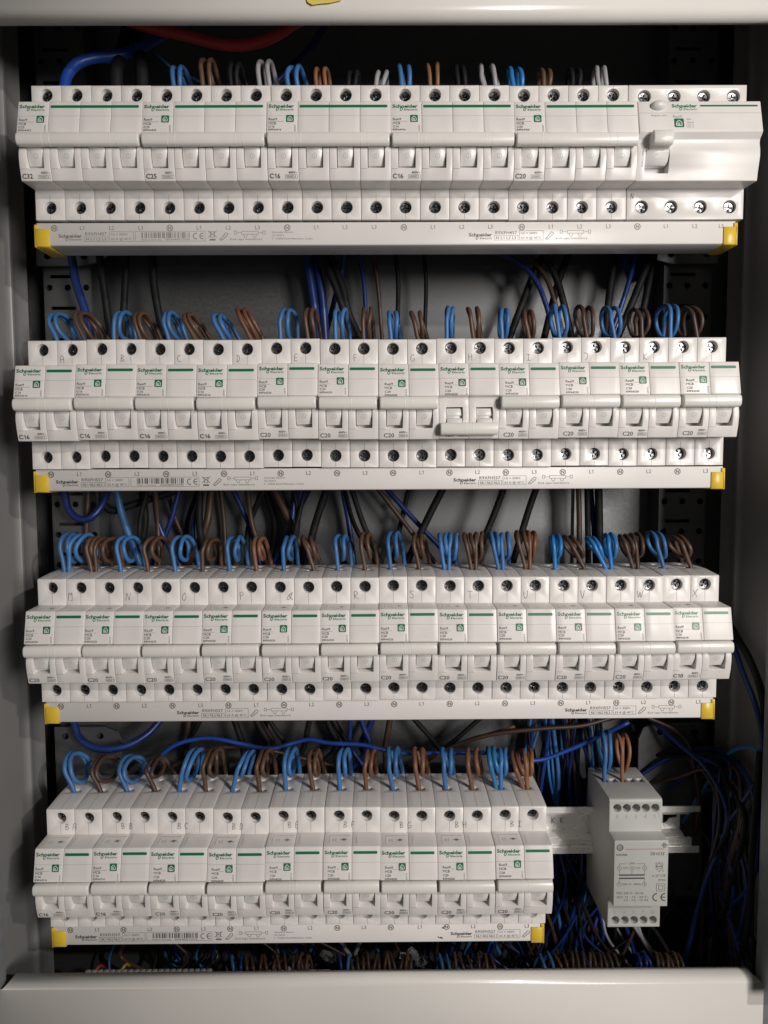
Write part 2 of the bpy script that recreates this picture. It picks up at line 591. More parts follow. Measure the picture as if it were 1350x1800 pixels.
def lever_mesh(off=False):
    bm = bmesh.new()
    if not off:
        pr = [(-3.2, -3.4), (-2.8, -4.4), (-1.7, -4.8), (-1.5, -7.0), (-1.1, -9.0), (-0.3, -11.0), (1.0, -13.6), (6.5, -13.6), (6.5, -3.4)]
    else:
        pr = [(0.6, -4.2), (-0.2, -5.5), (-0.7, -7.0), (-0.8, -8.6), (0.4, -8.9), (0.4, -9.6), (-2.2, -10.6), (-3.6, -12.6), (-2.0, -15.4), (6.5, -15.4), (6.5, -4.2)]
    prism_x(bm, pr, 4.75, 13.85)
    return bevelled(finish(bm, 'lever', 'lever', smooth=30), 0.12, 1, 30)


def lever_mark():
    """small raised ring with a bar"""
    p = Print().arc(9.3, -8.6, 1.35, 0.28, n=18).line([(9.1, -7.9), (9.4, -9.3)], 0.35)
    lay = [(-1.5, -7.0), (-1.1, -9.0), (-0.3, -11.0)]

    def to3(a, b):
        for (ya, za), (yb, zb) in zip(lay[:-1], lay[1:]):
            if b >= zb or zb == -11.0:
                t = (b - za) / (zb - za)
                return (a, ya + (yb - ya) * t - 0.07, b)
    return p.mesh('lever_mark', 'mark', to3)


BAR = {2: bar_mesh(2), 4: bar_mesh(4), 'off': bar_mesh(2, True)}
LEVER, LEVER_OFF, MARK = lever_mesh(), lever_mesh(True), lever_mark()


# ---- where print lies on a breaker
def label_plane(u, v):          # v downwards from the top edge of the label
    t = -v / 19.1
    return (u, -4.0 * t - 0.08, 22.3 - 18.7 * t - 0.01)


def foot_plane(u, v):           # strip under the lever; v is height
    t = (-15.6 - v) / 6.3
    return (u, -1.7 + 1.7 * t - 0.08, v)


def step_plane(u, v):           # top of the nose; v from its back edge to the front
    return (u, 16.4 + v, 23.36 + 0.6 * v / 16.0)


def house_icon(x, y, s):
    """rounded green square and the white outline of a house drawn on it"""
    g = Print().rrect(x, y, x + s, y + s, s * 0.13)
    h = Print()
    k = s / 10.0
    h.line([(x + 2.2 * k, y + 5.4 * k), (x + 5 * k, y + 8.1 * k), (x + 7.8 * k, y + 5.4 * k), (x + 7.8 * k, y + 1.9 * k), (x + 2.2 * k, y + 1.9 * k), (x + 2.2 * k, y + 5.4 * k)], 0.75 * k)
    h.arc(x + 4.6 * k, y + 3.9 * k, 1.1 * k, 0.7 * k, 60, 330, 10)
    h.line([(x + 5.4 * k, y + 4.6 * k), (x + 5.7 * k, y + 2.9 * k)], 0.6 * k)
    return g, h


_cache = {}


def cached(key, fn):
    if key not in _cache:
        _cache[key] = fn()
    return _cache[key]


def logo_mesh(oy=0.0):
    return cached(('logo', oy), lambda: logo(Print(), 0.95, -3.75 + oy, 14.8).mesh('logo', 'green', label_plane))


def stripe_mesh(n, oy=0.0):
    x1 = n * 18.0 - 2.0
    return cached(('stripe', n, oy), lambda: Print().rrect(18.9, -3.75 + oy, x1, -2.05 + oy, 0.6).mesh('stripe', 'green', label_plane))


def icon_meshes(ox, oy):
    def make():
        g, h = house_icon(11.2 + ox, -12.9 + oy, 4.5)
        return (g.mesh('house_icon', 'green', label_plane),
                h.mesh('house_outline', 'white_ink', lambda a, b: tuple(Vector(label_plane(a, b)) + Vector((0, -0.04, 0)))))
    return cached(('icon', ox, oy), make)


def data_mesh(rating, code, date, ox, oy, boxed, style):
    def make():
        p = Print()
        x = 1.15 + ox
        p.text('Resi9', x, -11.75 + oy, 1.45, w=4.9, bold=0.012)
        if style == 'a':
            p.rect(x, -12.55 + oy, x + 8.6, -12.4 + oy)
            ys = (-14.4, -16.4, -18.2)
        elif style == 'b':
            p.rect(x, -12.55 + oy, x + 6.6, -12.42 + oy)
            ys = (-14.4, -16.3, -18.2)
        else:
            p.rect(x + 4.9, -12.2 + oy, x + 7.4, -12.08 + oy)
            ys = (-14.1, -16.4, -18.35)
        p.text('MCB', x, ys[0] + oy, 1.45, w=4.3, bold=0.015)
        p.text(rating, x, ys[1] + oy, 1.3, w=3.5, bold=0.015)
        p.text(code, x, ys[2] + oy, 1.1, w=7.4, bold=0.02)
        p.text(date, 16.9, -18.9 + oy * 0.4, 0.95, w=4.1, rot=90)
        return p.mesh('data_print', 'ink', label_plane)
    return cached(('data', rating, code, date, ox, oy, style), make)


def foot_mesh(rating, ox, boxed):
    def make():
        p = Print()
        p.text(rating, 0.95 + ox, -21.0, 2.35, w=6.2, bold=0.025 if boxed else 0.015)
        p.text('400V~', 12.0, -18.6, 1.15, w=5.2, bold=0.02)
        if boxed:
            p.box(10.2, -21.0, 17.2, -19.2, 0.14)
            p.line([(15.1, -21.0), (15.1, -19.2)], 0.14)
            p.text('3000', 10.7, -20.7, 1.2, w=4.0)
            p.text('3', 15.6, -20.7, 1.2)
        else:
            p.box(12.0, -21.0, 17.2, -19.2, 0.14)
            p.text('3000', 12.3, -20.7, 1.2, w=3.5)
            p.text('3', 16.1, -20.7, 1.2)
        return p.mesh('rating_print', 'ink', foot_plane)
    return cached(('foot', rating, ox, boxed), make)


def step_mesh():
    def make():
        p = Print()
        p.text('220/240 IEC 898 IEC 60898', 3.2, -4.0, 0.7, w=13.2)
        for k in range(2):
            p.arc(6.6 + k * 1.7, -9.0, 1.0, 0.25, 100, 260, 8, ry=1.6)
        p.disc(12.6, -8.6, 1.2)
        p.line([(3.4, -13.0), (3.4, -4.6)], 0.14)
        p.line([(20.6, -13.0), (20.6, -4.0)], 0.14)
        p.line([(10.6, -8.6), (14.6, -8.6)], 0.5)
        return p.mesh('approval_print', 'ink_soft', step_plane)
    return cached('step', make)


# ---- hand-drawn letters
STROKES = {
    'A': [[(0, 0), (0.05, 0.9), (0.3, 1), (0.5, 0.9), (0.55, 0)], [(0.02, 0.5), (0.55, 0.45)]],
    'B': [[(0.05, 0), (0.08, 1)], [(0.05, 0.98), (0.42, 0.9), (0.42, 0.65), (0.1, 0.5), (0.5, 0.35), (0.48, 0.1), (0.05, 0.02)]],
    'C': [[(0.5, 0.85), (0.3, 1), (0.05, 0.7), (0.05, 0.25), (0.3, 0), (0.5, 0.1)]],
    'D': [[(0.1, 0), (0.1, 1)], [(0, 0.95), (0.4, 0.9), (0.55, 0.5), (0.4, 0.08), (0.05, 0)]],
    'E': [[(0.5, 1), (0.05, 0.95), (0.08, 0.03), (0.5, 0)], [(0.06, 0.52), (0.45, 0.5)]],
    'F': [[(0.15, 0), (0.12, 1), (0.6, 0.95)], [(0, 0.45), (0.5, 0.6)]],
    'G': [[(0.6, 0.9), (0.3, 1), (0.02, 0.6), (0.1, 0.1), (0.5, 0), (0.7, 0.35), (0.35, 0.4)]],
    'H': [[(0.05, 0), (0, 1)], [(0.6, 0), (0.6, 1)], [(0.0, 0.5), (0.62, 0.6)]],
    'I': [[(0.05, 0.95), (0.6, 0.95)], [(0.3, 0.95), (0.3, 0.05)], [(0.0, 0.05), (0.6, 0.02)]],
    'J': [[(0, 1), (0.55, 0.9), (0.5, 0.2), (0.2, 0.05)]],
    'K': [[(0.05, 0), (0.05, 1)], [(0.6, 0.95), (0.08, 0.45), (0.65, 0.02)]],
    'M': [[(0, 0), (0.1, 1), (0.35, 0.75), (0.6, 1), (0.55, 0.05), (0.42, 0)]],
    'N': [[(0, 0), (0.05, 1), (0.5, 0.05), (0.6, 1)]],
    'O': [[(0.3, 1), (0.05, 0.6), (0.1, 0.1), (0.4, 0), (0.6, 0.5), (0.3, 1)]],
    'P': [[(0.08, 0), (0.05, 1), (0.5, 0.9), (0.5, 0.6), (0.05, 0.5)]],
    'Q': [[(0.9, 1), (0.4, 0.7), (0.0, 0.2), (0.2, 0), (0.6, 0.35), (0.7, 0.8), (0.35, 0.6), (0.6, 0.2), (0.95, 0)]],
    'R': [[(0.05, 0), (0.08, 1), (0.5, 0.9), (0.45, 0.6), (0.1, 0.5), (0.6, 0)]],
    'S': [[(0.6, 0.85), (0.3, 1), (0.05, 0.78), (0.5, 0.45), (0.55, 0.12), (0.25, 0), (0.02, 0.15)]],
    'T': [[(0, 0.95), (0.75, 1)], [(0.38, 0.97), (0.38, 0)]],
    'U': [[(0.0, 0.9), (0.08, 0.2), (0.3, 0), (0.55, 0.2), (0.55, 1)]],
    'V': [[(0.0, 0.95), (0.28, 0), (0.6, 1)]],
    'W': [[(0.0, 0.9), (0.2, 0), (0.42, 0.7), (0.6, 0.05), (0.85, 1)]],
    'X': [[(0.0, 0.05), (0.75, 1)], [(0.05, 0.9), (0.7, 0.0)]],
}


def pencil_mesh(letters, x, z, h, y=16.5, dark=0.25):
    p = Print()
    for i, ch in enumerate(letters):
        x0 = x + i * h * 1.2
        sl = RND.uniform(-0.08, 0.12)
        for st in STROKES[ch]:
            q = [(x0 + (a + sl * b) * h * 0.85 + RND.uniform(-.08, .08), z + b * h + RND.uniform(-.1, .1)) for a, b in st]
            if len(q) > 2:
                e = [q[0]] + q + [q[-1]]
                sm = []
                for j in range(1, len(e) - 2):
                    for t in (0, .25, .5, .75):
                        sm.append(tuple(0.5 * (2 * e[j][c] + (e[j + 1][c] - e[j - 1][c]) * t + (2 * e[j - 1][c] - 5 * e[j][c] + 4 * e[j + 1][c] - e[j + 2][c]) * t * t
                                               + (3 * e[j][c] - e[j - 1][c] - 3 * e[j + 1][c] + e[j + 2][c]) * t ** 3) for c in (0, 1)))
                q = sm + [q[-1]]
            p.line(q, dark)
    return p.mesh('pencil_mark', 'pencil', lambda a, b: (a, y - 0.08, b))


GROUPS = ['four-pole breakers of the top row', 'two-pole breakers of the second row', 'two-pole breakers of the third row', 'two-pole breakers of the bottom row']


def breaker(row, k, n, rating, code, date, style, ox, oy, label, letters=None, off=False):
    w = n * 18.0
    x = ROWX[row] + k * 18.0
    jx, jy, jz = RND.uniform(-0.1, 0.1), RND.uniform(-0.35, 0.35), RND.uniform(-0.3, 0.3)
    root = empty('circuit_breaker', (x + w / 2 + jx, BACK + jy, ROWZ[row] + jz), (RND.uniform(-.002, .002), RND.uniform(-.0015, .0015), RND.uniform(-.003, .003)))
    tag(root, label, 'circuit breaker', GROUPS[row])
    o0 = (-w / 2, -BACK, 0)
    for i in range(n):
        o = (-w / 2 + 18 * i, -BACK + RND.uniform(0, .05), RND.uniform(-.06, .06))
        h = obj('pole_housing', POLE, root, o)
        obj('mould_seam', SEAM, h)['kind'] = 'stuff'
        for z in (ZU, ZL):
            obj('terminal_screw', SCREW, root, (-w / 2 + 18 * i + 9, -BACK + 16.5 + (4.2 if row == 3 else 3.2) + RND.uniform(-.7, .7), z), (0, RND.uniform(0, 6.28), 0))
        lv = obj('lever', LEVER_OFF if off else LEVER, root, o)
        if not off:
            obj('lever_mark', MARK, lv)
    obj('toggle_bar', BAR['off'] if off else BAR[n], root, o0)
    obj('logo', logo_mesh(oy * 0.4), root, o0)
    obj('stripe', stripe_mesh(n, oy * 0.4), root, o0)
    g, hm = icon_meshes(ox * 0.15, oy)
    ic = obj('house_icon', g, root, o0)
    obj('house_outline', hm, ic)
    boxed = style == 'a'
    obj('data_print', data_mesh(rating, code, date, ox, oy, boxed, style), root, o0)
    obj('rating_print', foot_mesh(rating, ox * 0.8, boxed), root, o0)
    if row >= 2:
        obj('approval_print', step_mesh(), root, o0)
    if letters:
        if len(letters) == 1:
            hh = 4.0 if row == 1 else 4.7
            xx, zz = (20.3, 26.4) if row == 1 else (19.6, 26.2)
            if letters == 'Q':
                xx = 13.8
        else:
            hh, xx, zz = 4.0, 12.6, 26.4
        obj('pencil_mark', pencil_mesh(letters, xx + RND.uniform(-.6, .6), zz, hh), root, o0)
    return root


# ------------------------------------------------------------------ the cabinet
cab = empty('electrical_cabinet', (0, 130, -430))
tag(cab, 'grey steel distribution cabinet holding the four rows of breakers', 'cabinet')
CZ = 430


def cab_part(name, bm, m, smooth=30):
    bmesh.ops.translate(bm, vec=(0, -130, CZ), verts=bm.verts[:])
    return obj(name, finish(bm, name, m, smooth=smooth), cab)


bm = bmesh.new()
box(bm, -300, 300, 122, 124, -430, 430)
cab_part('back_wall', bm, 'galv', 0)
for z0, z1 in ((-430, -428), (428, 430)):  # unseen closers added at both ends to keep the inside dark
    bm = bmesh.new()
    box(bm, -300, 300, 10, 121.5, z0, z1)
    cab_part('end_closer', bm, 'paint', 0)


def mirror_x(x):
    return -3.3 - x


def extrude_z(bm, pts, z0, z1):
    a = [bm.verts.new((x, y, z0)) for x, y in pts]
    b = [bm.verts.new((x, y, z1)) for x, y in pts]
    for i in range(len(pts) - 1):
        bm.faces.new((a[i], a[i + 1], b[i + 1], b[i]))


wall = [(-247.0, 13.0), (-252.6, 16), (-252.9, 58), (-252.7, 61), (-251.8, 63), (-250.3, 64), (-249.9, 66), (-250.6, 68), (-251.2, 70), (-251.2, 82), (-250.2, 84.2), (-249.8, 86), (-251, 88),
        (-280, 89), (-280, 121)]
post = [(-300, -14), (-247.8, -14), (-246.7, -13.5), (-246.4, -12), (-246.4, 12.5)]
for sgn in (0, 1):
    fx = (lambda p: (mirror_x(p[0]), p[1])) if sgn else (lambda p: p)
    bm = bmesh.new()
    extrude_z(bm, [fx(p) for p in wall], -428, 428)
    cab_part('side_wall', bm, 'paint', 40)
    bm = bmesh.new()
    extrude_z(bm, [fx(p) for p in post], -297.5, 296)
    extrude_z(bm, [fx(p) for p in ((-300, 9), (-248, 9), (-247, 9.6), (-246.6, 12))], -428, -298.0)
    cab_part('front_post', bm, 'post', 40)
    # perforated upright: rows of three round holes between slots
    bm = bmesh.new()
    xa, xb = sorted((fx((-244.6, 0))[0], fx((-210.0, 0))[0]))
    xc = (xa + xb) / 2
    P = 22.54
    n = 40
    for k in range(-19, 18):
        z0 = 174.5 - P / 2 + P * k - 20 * P * 0
        edges = []
        c = [bm.verts.new((a, 100, b)) for a, b in ((xa, z0), (xb, z0), (xb, z0 + P), (xa, z0 + P))]
        edges += [bm.edges.new((c[i], c[(i + 1) % 4])) for i in range(4)]

        def loop(pts):
            v = [bm.verts.new((a, 100, b)) for a, b in pts]
            v2 = [bm.verts.new((a, 101.6, b)) for a, b in pts]
            m = len(v)
            for i in range(m):
                bm.faces.new((v[i], v[(i + 1) % m], v2[(i + 1) % m], v2[i]))
            return [bm.edges.get((v[i], v[(i + 1) % m])) for i in range(m)]
        zc = z0 + P / 2
        edges += loop([(xc - 9 - 3.4, zc - 1.2), (xc + 9 - 3.4, zc - 1.2), (xc + 9 - 3.4, zc + 1.2), (xc - 9 - 3.4, zc + 1.2)])
        for dx in (-13.3, 0, 13.3):
            edges += loop([(xc + dx + 2.35 * math.cos(t * math.pi / 6), z0 + 3.4 + 2.35 * math.sin(t * math.pi / 6)) for t in range(12)])
        bmesh.ops.triangle_fill(bm, use_beauty=True, edges=edges)
    bmesh.ops.translate(bm, vec=(0, 0, -1.3), verts=bm.verts[:])
    xo, xi = fx((-244.6, 0))[0], fx((-210.0, 0))[0]
    for xx in (xo, xi):
        bm.faces.new([bm.verts.new(q) for q in ((xx, 100, -260), (xx, 121, -260), (xx, 121, 420), (xx, 100, 420))])
    cab_part('perforated_upright', bm, 'galv', 0)
    # corner plates of the rail frame, at the top row and the bottom row
    for zc, lo, hi in ((225, -46, 62), (-225, -70, 66)):
        bm = bmesh.new()
        x0 = fx((-246, 0))[0]
        x1 = fx((-190, 0))[0] if zc > 0 else fx((-196, 0))[0]
        r = 12
        d = 1 if x1 > x0 else -1
        zz0, zz1 = zc + lo, zc + hi
        out = [(x0, zz0), (x1 - d * 2 * r, zz0), (x1 - d * r * 0.9, zz0 + r * 0.25), (x1 - d * r * 0.25, zz0 + r * 0.8), (x1, zz0 + r * 1.8), (x1, zz1 - r), (x1 - d * r * 0.3, zz1 - r * 0.3), (x1 - d * r, zz1), (x0, zz1)]
        edges = []
        v = [bm.verts.new((a, 93, b)) for a, b in out]
        edges += [bm.edges.new((v[i], v[(i + 1) % len(v)])) for i in range(len(v))]
        v2 = [bm.verts.new((a, 95, b)) for a, b in out]
        for i in range(len(v)):
            bm.faces.new((v[i], v[(i + 1) % len(v)], v2[(i + 1) % len(v)], v2[i]))
        for hx in (8, 34):
            for hz in (zz0 + 7, zz1 - 7):
                q = [bm.verts.new((x0 + d * hx + 2.6 * math.cos(t * math.pi / 6), 93, hz + 2.6 * math.sin(t * math.pi / 6))) for t in range(12)]
                edges += [bm.edges.new((q[i], q[(i + 1) % 12])) for i in range(12)]
                q2 = [bm.verts.new((p.co.x, 95, p.co.z)) for p in q]
                for i in range(12):
                    bm.faces.new((q[i], q[(i + 1) % 12], q2[(i + 1) % 12], q2[i]))
        bmesh.ops.triangle_fill(bm, use_beauty=True, edges=edges)
        cab_part('corner_plate', bm, 'galv', 0)


# cover plates above and below the opening
def cover(name, sgn, prof, label):
    """prof: (Y, z, xleft, xright) rows from the flange to the plate"""
    bm = bmesh.new()
    base = prof[-1][1]
    rows = [[bm.verts.new((xl, y, z)), bm.verts.new(((xl + xr) / 2, y, z)), bm.verts.new((xr, y, z))] for y, z, xl, xr in prof]
    for a, b in zip(rows[:-1], rows[1:]):
        for i in range(2):
            bm.faces.new((a[i], a[i + 1], b[i + 1], b[i]))
    me = finish(bm, name, 'cover', smooth=40)
    o = obj(name, me)
    s = o.modifiers.new('s', 'SOLIDIFY')
    s.thickness = 1.0 * S
    s.offset = -1 if sgn > 0 else 1
    return tag(o, label, 'cover plate')


arc = []
for k in range(7):
    t = math.radians(90 * k / 6)
    arc.append((5.0 + 5.5 * (1 - math.sin(t)) + 0.0, 5.5 * (1 - math.cos(t))))
# bottom: flange edge at z=-292.7, plate at Y=5
pb = [(13.0, -292.9, -239.3, 236.2)] + [(y, -292.7 - h, -240.0 - (h / 5.5) * 5.5, 237.0 + (h / 5.5) * 7.0) for y, h in arc]
pb += [(5.0, -298.3, -275, 244.6), (5.0, -425, -275, 245.0)]
cover('cover_plate', -1, pb, 'white painted steel cover plate closing the cabinet below the bottom row')
pt = [(10.0, 296.6, -290, 290)] + [(2.0 + (y - 5.0), 296.4 + h, -290, 290) for y, h in arc] + [(2.0, 425, -290, 290)]
cover('cover_plate', 1, pt, 'white painted steel cover plate along the top of the cabinet')

# scrap of yellow paper stuck on the upper plate
pts = [(533, -14), (541, 4), (549, 8.5), (562, 6.5), (580, 5.0), (600, 0.5), (607, -14)]
bm = bmesh.new()
fr, bk = [], []
for i, (px, py) in enumerate(pts):
    p = at(px, py, 1.2 - (1.6 if py > 0 else 0))
    fr.append(bm.verts.new(p))
    bk.append(bm.verts.new(p + Vector((0, 0.15, 0))))
bm.faces.new(fr)
bm.faces.new(bk[::-1])
for i in range(len(fr)):
    j = (i + 1) % len(fr)
    bm.faces.new((fr[i], bk[i], bk[j], fr[j]))
tag(obj('paper_scrap', finish(bm, 'paper_scrap', 'tape', 0)), 'torn yellow paper scrap stuck on the upper cover plate', 'paper')

# aluminium mounting rail of the bottom row, with a notch at its free end
bm = bmesh.new()
zc = -225 - 2.6
rail = [(66, 17.3), (66, 13.2), (73, 12.8), (73.5, 8), (79, 7.6), (79, -6.5), (73.5, -7.0), (70, -8.0), (69, -12), (66, -12.6), (66, -17.3)]
rx0, rx1 = -232, 228
xs_cut = [204.5, 211.0, 213.4, 220.0]


def rail_strip(x0, x1, a, b):
    bm.faces.new([bm.verts.new((x, p[0], zc + p[1])) for x, p in ((x0, a), (x1, a), (x1, b), (x0, b))])


for i in range(len(rail) - 1):
    a, b = rail[i], rail[i + 1]
    end = rx1 if i in (0, 9) else (rx1 - 5 if i in (1, 2, 3, 7, 8) else rx1 - 9)
    if i == 4:
        # web with a bow-tie slot beside the end
        edges = []
        c = [bm.verts.new((x, 79, zc + z)) for x, z in ((rx0, 7.6), (end, 7.6), (end, -6.5), (rx0, -6.5))]
        edges += [bm.edges.new((c[k], c[(k + 1) % 4])) for k in range(4)]
        for s, x0_ in ((1, 194), (-1, 217)):
            q = [bm.verts.new((x0_ + s * dx, 79, zc + dz)) for dx, dz in ((0, 4.8), (10.5, 4.8), (10.5, -2.2), (7.6, -0.8), (5.6, 1.8), (0, 2.6))]
            edges += [bm.edges.new((q[k], q[(k + 1) % 6])) for k in range(6)]
        bmesh.ops.triangle_fill(bm, use_beauty=True, edges=edges)
    else:
        rail_strip(rx0, end, a, b)
# ridges along the lower flank
for k in range(3):
    z = -8.2 - k * 1.3
    box(bm, rx0, rx1 - 5, 68.0 - k * 0.2, 69.6 - k * 0.2, zc + z - 0.3, zc + z + 0.3)
rm = finish(bm, 'mounting_rail', 'alu', 0)
ro = tag(obj('mounting_rail', rm), 'bare aluminium mounting rail carrying the bottom row and the transformer', 'rail')
mod = ro.modifiers.new('s', 'SOLIDIFY')
mod.thickness = 1.0 * S
mod.offset = 0
rp = Print()
for i, x in enumerate((124, 130.5)):
    for st in STROKES['K']:
        rp.line([(x + a * 4, zc - 1.0 + b * 4.2) for a, b in st], 0.35)
obj('pencil_mark', rp.mesh('pencil_mark', 'pencil', lambda a, b: (a, 78.3, b)), ro)

# ------------------------------------------------------------------ breakers
R4 = [('C32', 'R9F64432', '22W01', 'first four-pole breaker of the top row, marked C32, at its left end'),
      ('C25', 'R9F64425', '22W01', 'four-pole breaker marked C25 in the top row'),
      ('C16', 'R9F64416', '22W01', 'four-pole breaker marked C16 in the top row, beside the C25 one'),
      ('C16', 'R9F64416', '22W01', 'four-pole breaker marked C16 in the top row, beside the C20 one'),
      ('C20', 'R9F64420', '22W01', 'four-pole breaker marked C20 in the top row, next to the residual current switch')]
for i, (ra, co, da, la) in enumerate(R4):
    breaker(0, 4 * i, 4, ra, co, da, 'a', 0, (-0.3, -0.1, 0.0, 0.1, 0.1)[i], la)

L2 = 'ABCDEFGHIJK'
for i in range(12):
    c16 = i < 4
    le = L2[i] if i < 11 else None
    if i == 7:
        la = 'two-pole C20 breaker with pencilled H, its toggle bar switched down'
    elif le:
        la = 'two-pole %s breaker with pencilled %s in the second row' % ('C16' if c16 else 'C20', le)
    else:
        la = 'unlettered two-pole C20 breaker closing the right end of the second row'
    breaker(1, 2 * i, 2, 'C16' if c16 else 'C20', 'R9F64216' if c16 else 'R9F64220', '23W01' if c16 else ('23W19' if i < 6 else '23W12'),
            'a' if c16 else ('b' if i < 6 else 'c'), 0 if i < 6 else 2.5, (-.6, -.6, -.6, -.6, -.1, 0.5, -1.0, -0.9, -0.6, -0.4, 0.1, 0.1)[i], la, le, off=(i == 7))

for i, le in enumerate('MNOPQRSTUVWX'):
    c10 = le == 'X'
    breaker(2, 2 * i, 2, 'C10' if c10 else 'C20', 'R9F64210' if c10 else 'R9F64220', '23W07' if c10 else '23W19', 'a' if c10 else 'b',
            0, RND.uniform(-.35, .15), 'two-pole %s breaker with pencilled %s in the third row' % ('C10' if c10 else 'C20', le), le)

for i in range(9):
    le = 'B' + 'ABCDEFGHI'[i]
    c16 = i < 2
    breaker(3, 2 * i, 2, 'C16' if c16 else 'C20', 'R9F64216' if c16 else 'R9F64220', '23W01' if c16 else '23W12', 'a' if c16 else 'c',
            0 if c16 else (1.9 if i < 8 else 1.0), (-.3, -.2, -.9, -.9, -.8, -.8, -.7, -.7, 0.2)[i],
            'two-pole %s breaker with pencilled %s in the bottom row' % ('C16' if c16 else 'C20', le), le)

# ------------------------------------------------------------------ residual current switch
x = ROWX[0] + 20 * 18.0 + 0.25
rc = empty('residual_current_switch', (x + 36, BACK, ROWZ[0] - 0.3))
tag(rc, 'wide residual current switch with oval test button at the right end of top row', 'circuit breaker')
o0 = (-36, -BACK, 0)
rc_body = housing('housing', RCCB_PROFILE, 0.0, 71.6, (4.6, 18.6), (11, 14), [(9.6 + 18 * i, ZU - 0.9) for i in range(4)], [(9.2 + 18 * i, ZL + 0.1) for i in range(4)],
                  [(9.3 + 18 * i, 40.2, 3.6, 2.7, 7) for i in range(4)], rim=3.9)
obj('housing', rc_body, rc, o0)
for i in range(4):
    for z, xx in ((ZU - 0.9, 9.6), (ZL + 0.1, 9.2)):
        obj('terminal_screw', SCREW_B, rc, (-36 + xx + 18 * i, -BACK + 16.5 + 2.0, z), (0, RND.uniform(0, 6.28), 0))
bm = bmesh.new()
bmesh.ops.create_uvsphere(bm, u_segments=24, v_segments=14, radius=1)
bmesh.ops.scale(bm, vec=(4.4, 3.4, 2.8), verts=bm.verts[:])
bmesh.ops.translate(bm, vec=(11.4, -1.0, 19.4), verts=bm.verts[:])
obj('test_button', finish(bm, 'test_button', 'lever', 80), rc, o0)
bm = bmesh.new()
prism_x(bm, [(-2, 3.2), (-7.0, 3.4), (-8.4, 2.6), (-9.4, 0.5), (-9.6, -2.0), (-8.9, -4.2), (-7.2, -5.2), (-4.0, -4.6), (-1.5, -6.0), (2.0, -6.0), (2, 2.2)], 6.4, 18.2, inset=0.8)
obj('toggle', bevelled(finish(bm, 'toggle', 'toggle', 30), 0.15, 1, 30), rc, o0)
bm = bmesh.new()
prism_x(bm, [(-2.2, -5.6), (-1.6, -7.0), (-1.0, -9.0), (0.2, -11.6), (1.8, -13.2), (6.0, -13.2), (6.0, -5.6)], 5.0, 18.2)
lv = obj('lever', bevelled(finish(bm, 'lever', 'lever', 30), 0.12, 1, 30), rc, o0)
p = Print().arc(10.8, -8.4, 1.3, 0.5, n=20).line([(10.8, -7.7), (10.8, -9.1)], 0.4)
obj('lever_mark', p.mesh('lever_mark', 'white_ink', lambda a, b: (a, -1.28 + (-8.4 - b) * 0.32 - 0.06, b)), lv)


def rc_label(u, v):
    t = -v / 19.1
    return (u, -4.4 * t - 0.05, 22.3 - 18.5 * t - 0.01)


def rc_front(z):
    for (ya, za), (yb, zb) in zip(RCCB_PROFILE[9:16], RCCB_PROFILE[10:17]):
        if za >= z >= zb:
            return ya + (yb - ya) * (z - za) / (zb - za)
    return -1.8


obj('logo', logo(Print(), 19.4, -3.7, 14.8).mesh('logo', 'green', rc_label), rc, o0)
obj('stripe', Print().rrect(36.0, -3.2, 69.8, -2.1, 0.4).mesh('stripe', 'green', rc_label), rc, o0)
g, h = house_icon(20.2, -16.6, 5.7)
ic = obj('house_icon', g.mesh('house_icon', 'green', rc_label), rc, o0)
obj('house_outline', h.mesh('house_outline', 'white_ink', lambda a, b: tuple(Vector(rc_label(a, b)) + Vector((0, -0.04, 0)))), ic)
p = Print().text('Regular test', 7.2, -9.4, 1.1, w=8.8).text('Resi9', 19.8, -10.3, 1.4, w=5.0)
p.text('40A', 27.4, -11.9, 1.0, w=2.6).text('30mA', 27.4, -14.0, 1.0, w=4.2).box(27.4, -16.6, 31.2, -14.9, 0.13).text('DL', 28.2, -16.2, 0.9)
p.rect(0.4, -7.4, 71.2, -7.28)
obj('data_print', p.mesh('data_print', 'ink_soft', rc_label), rc, o0)
obj('side_print', Print().text('R9R21440', 3.4, -14.5, 1.0, w=8.2, rot=90).mesh('side_print', 'ink_soft', lambda a, b: (a, rc_front(b) - 0.12, b)), rc, o0)
obj('pencil_mark', pencil_mesh('N', 2.4, -27.0, 3.0), rc, o0)

# ------------------------------------------------------------------ comb busbars
BUS_Y = 19.0


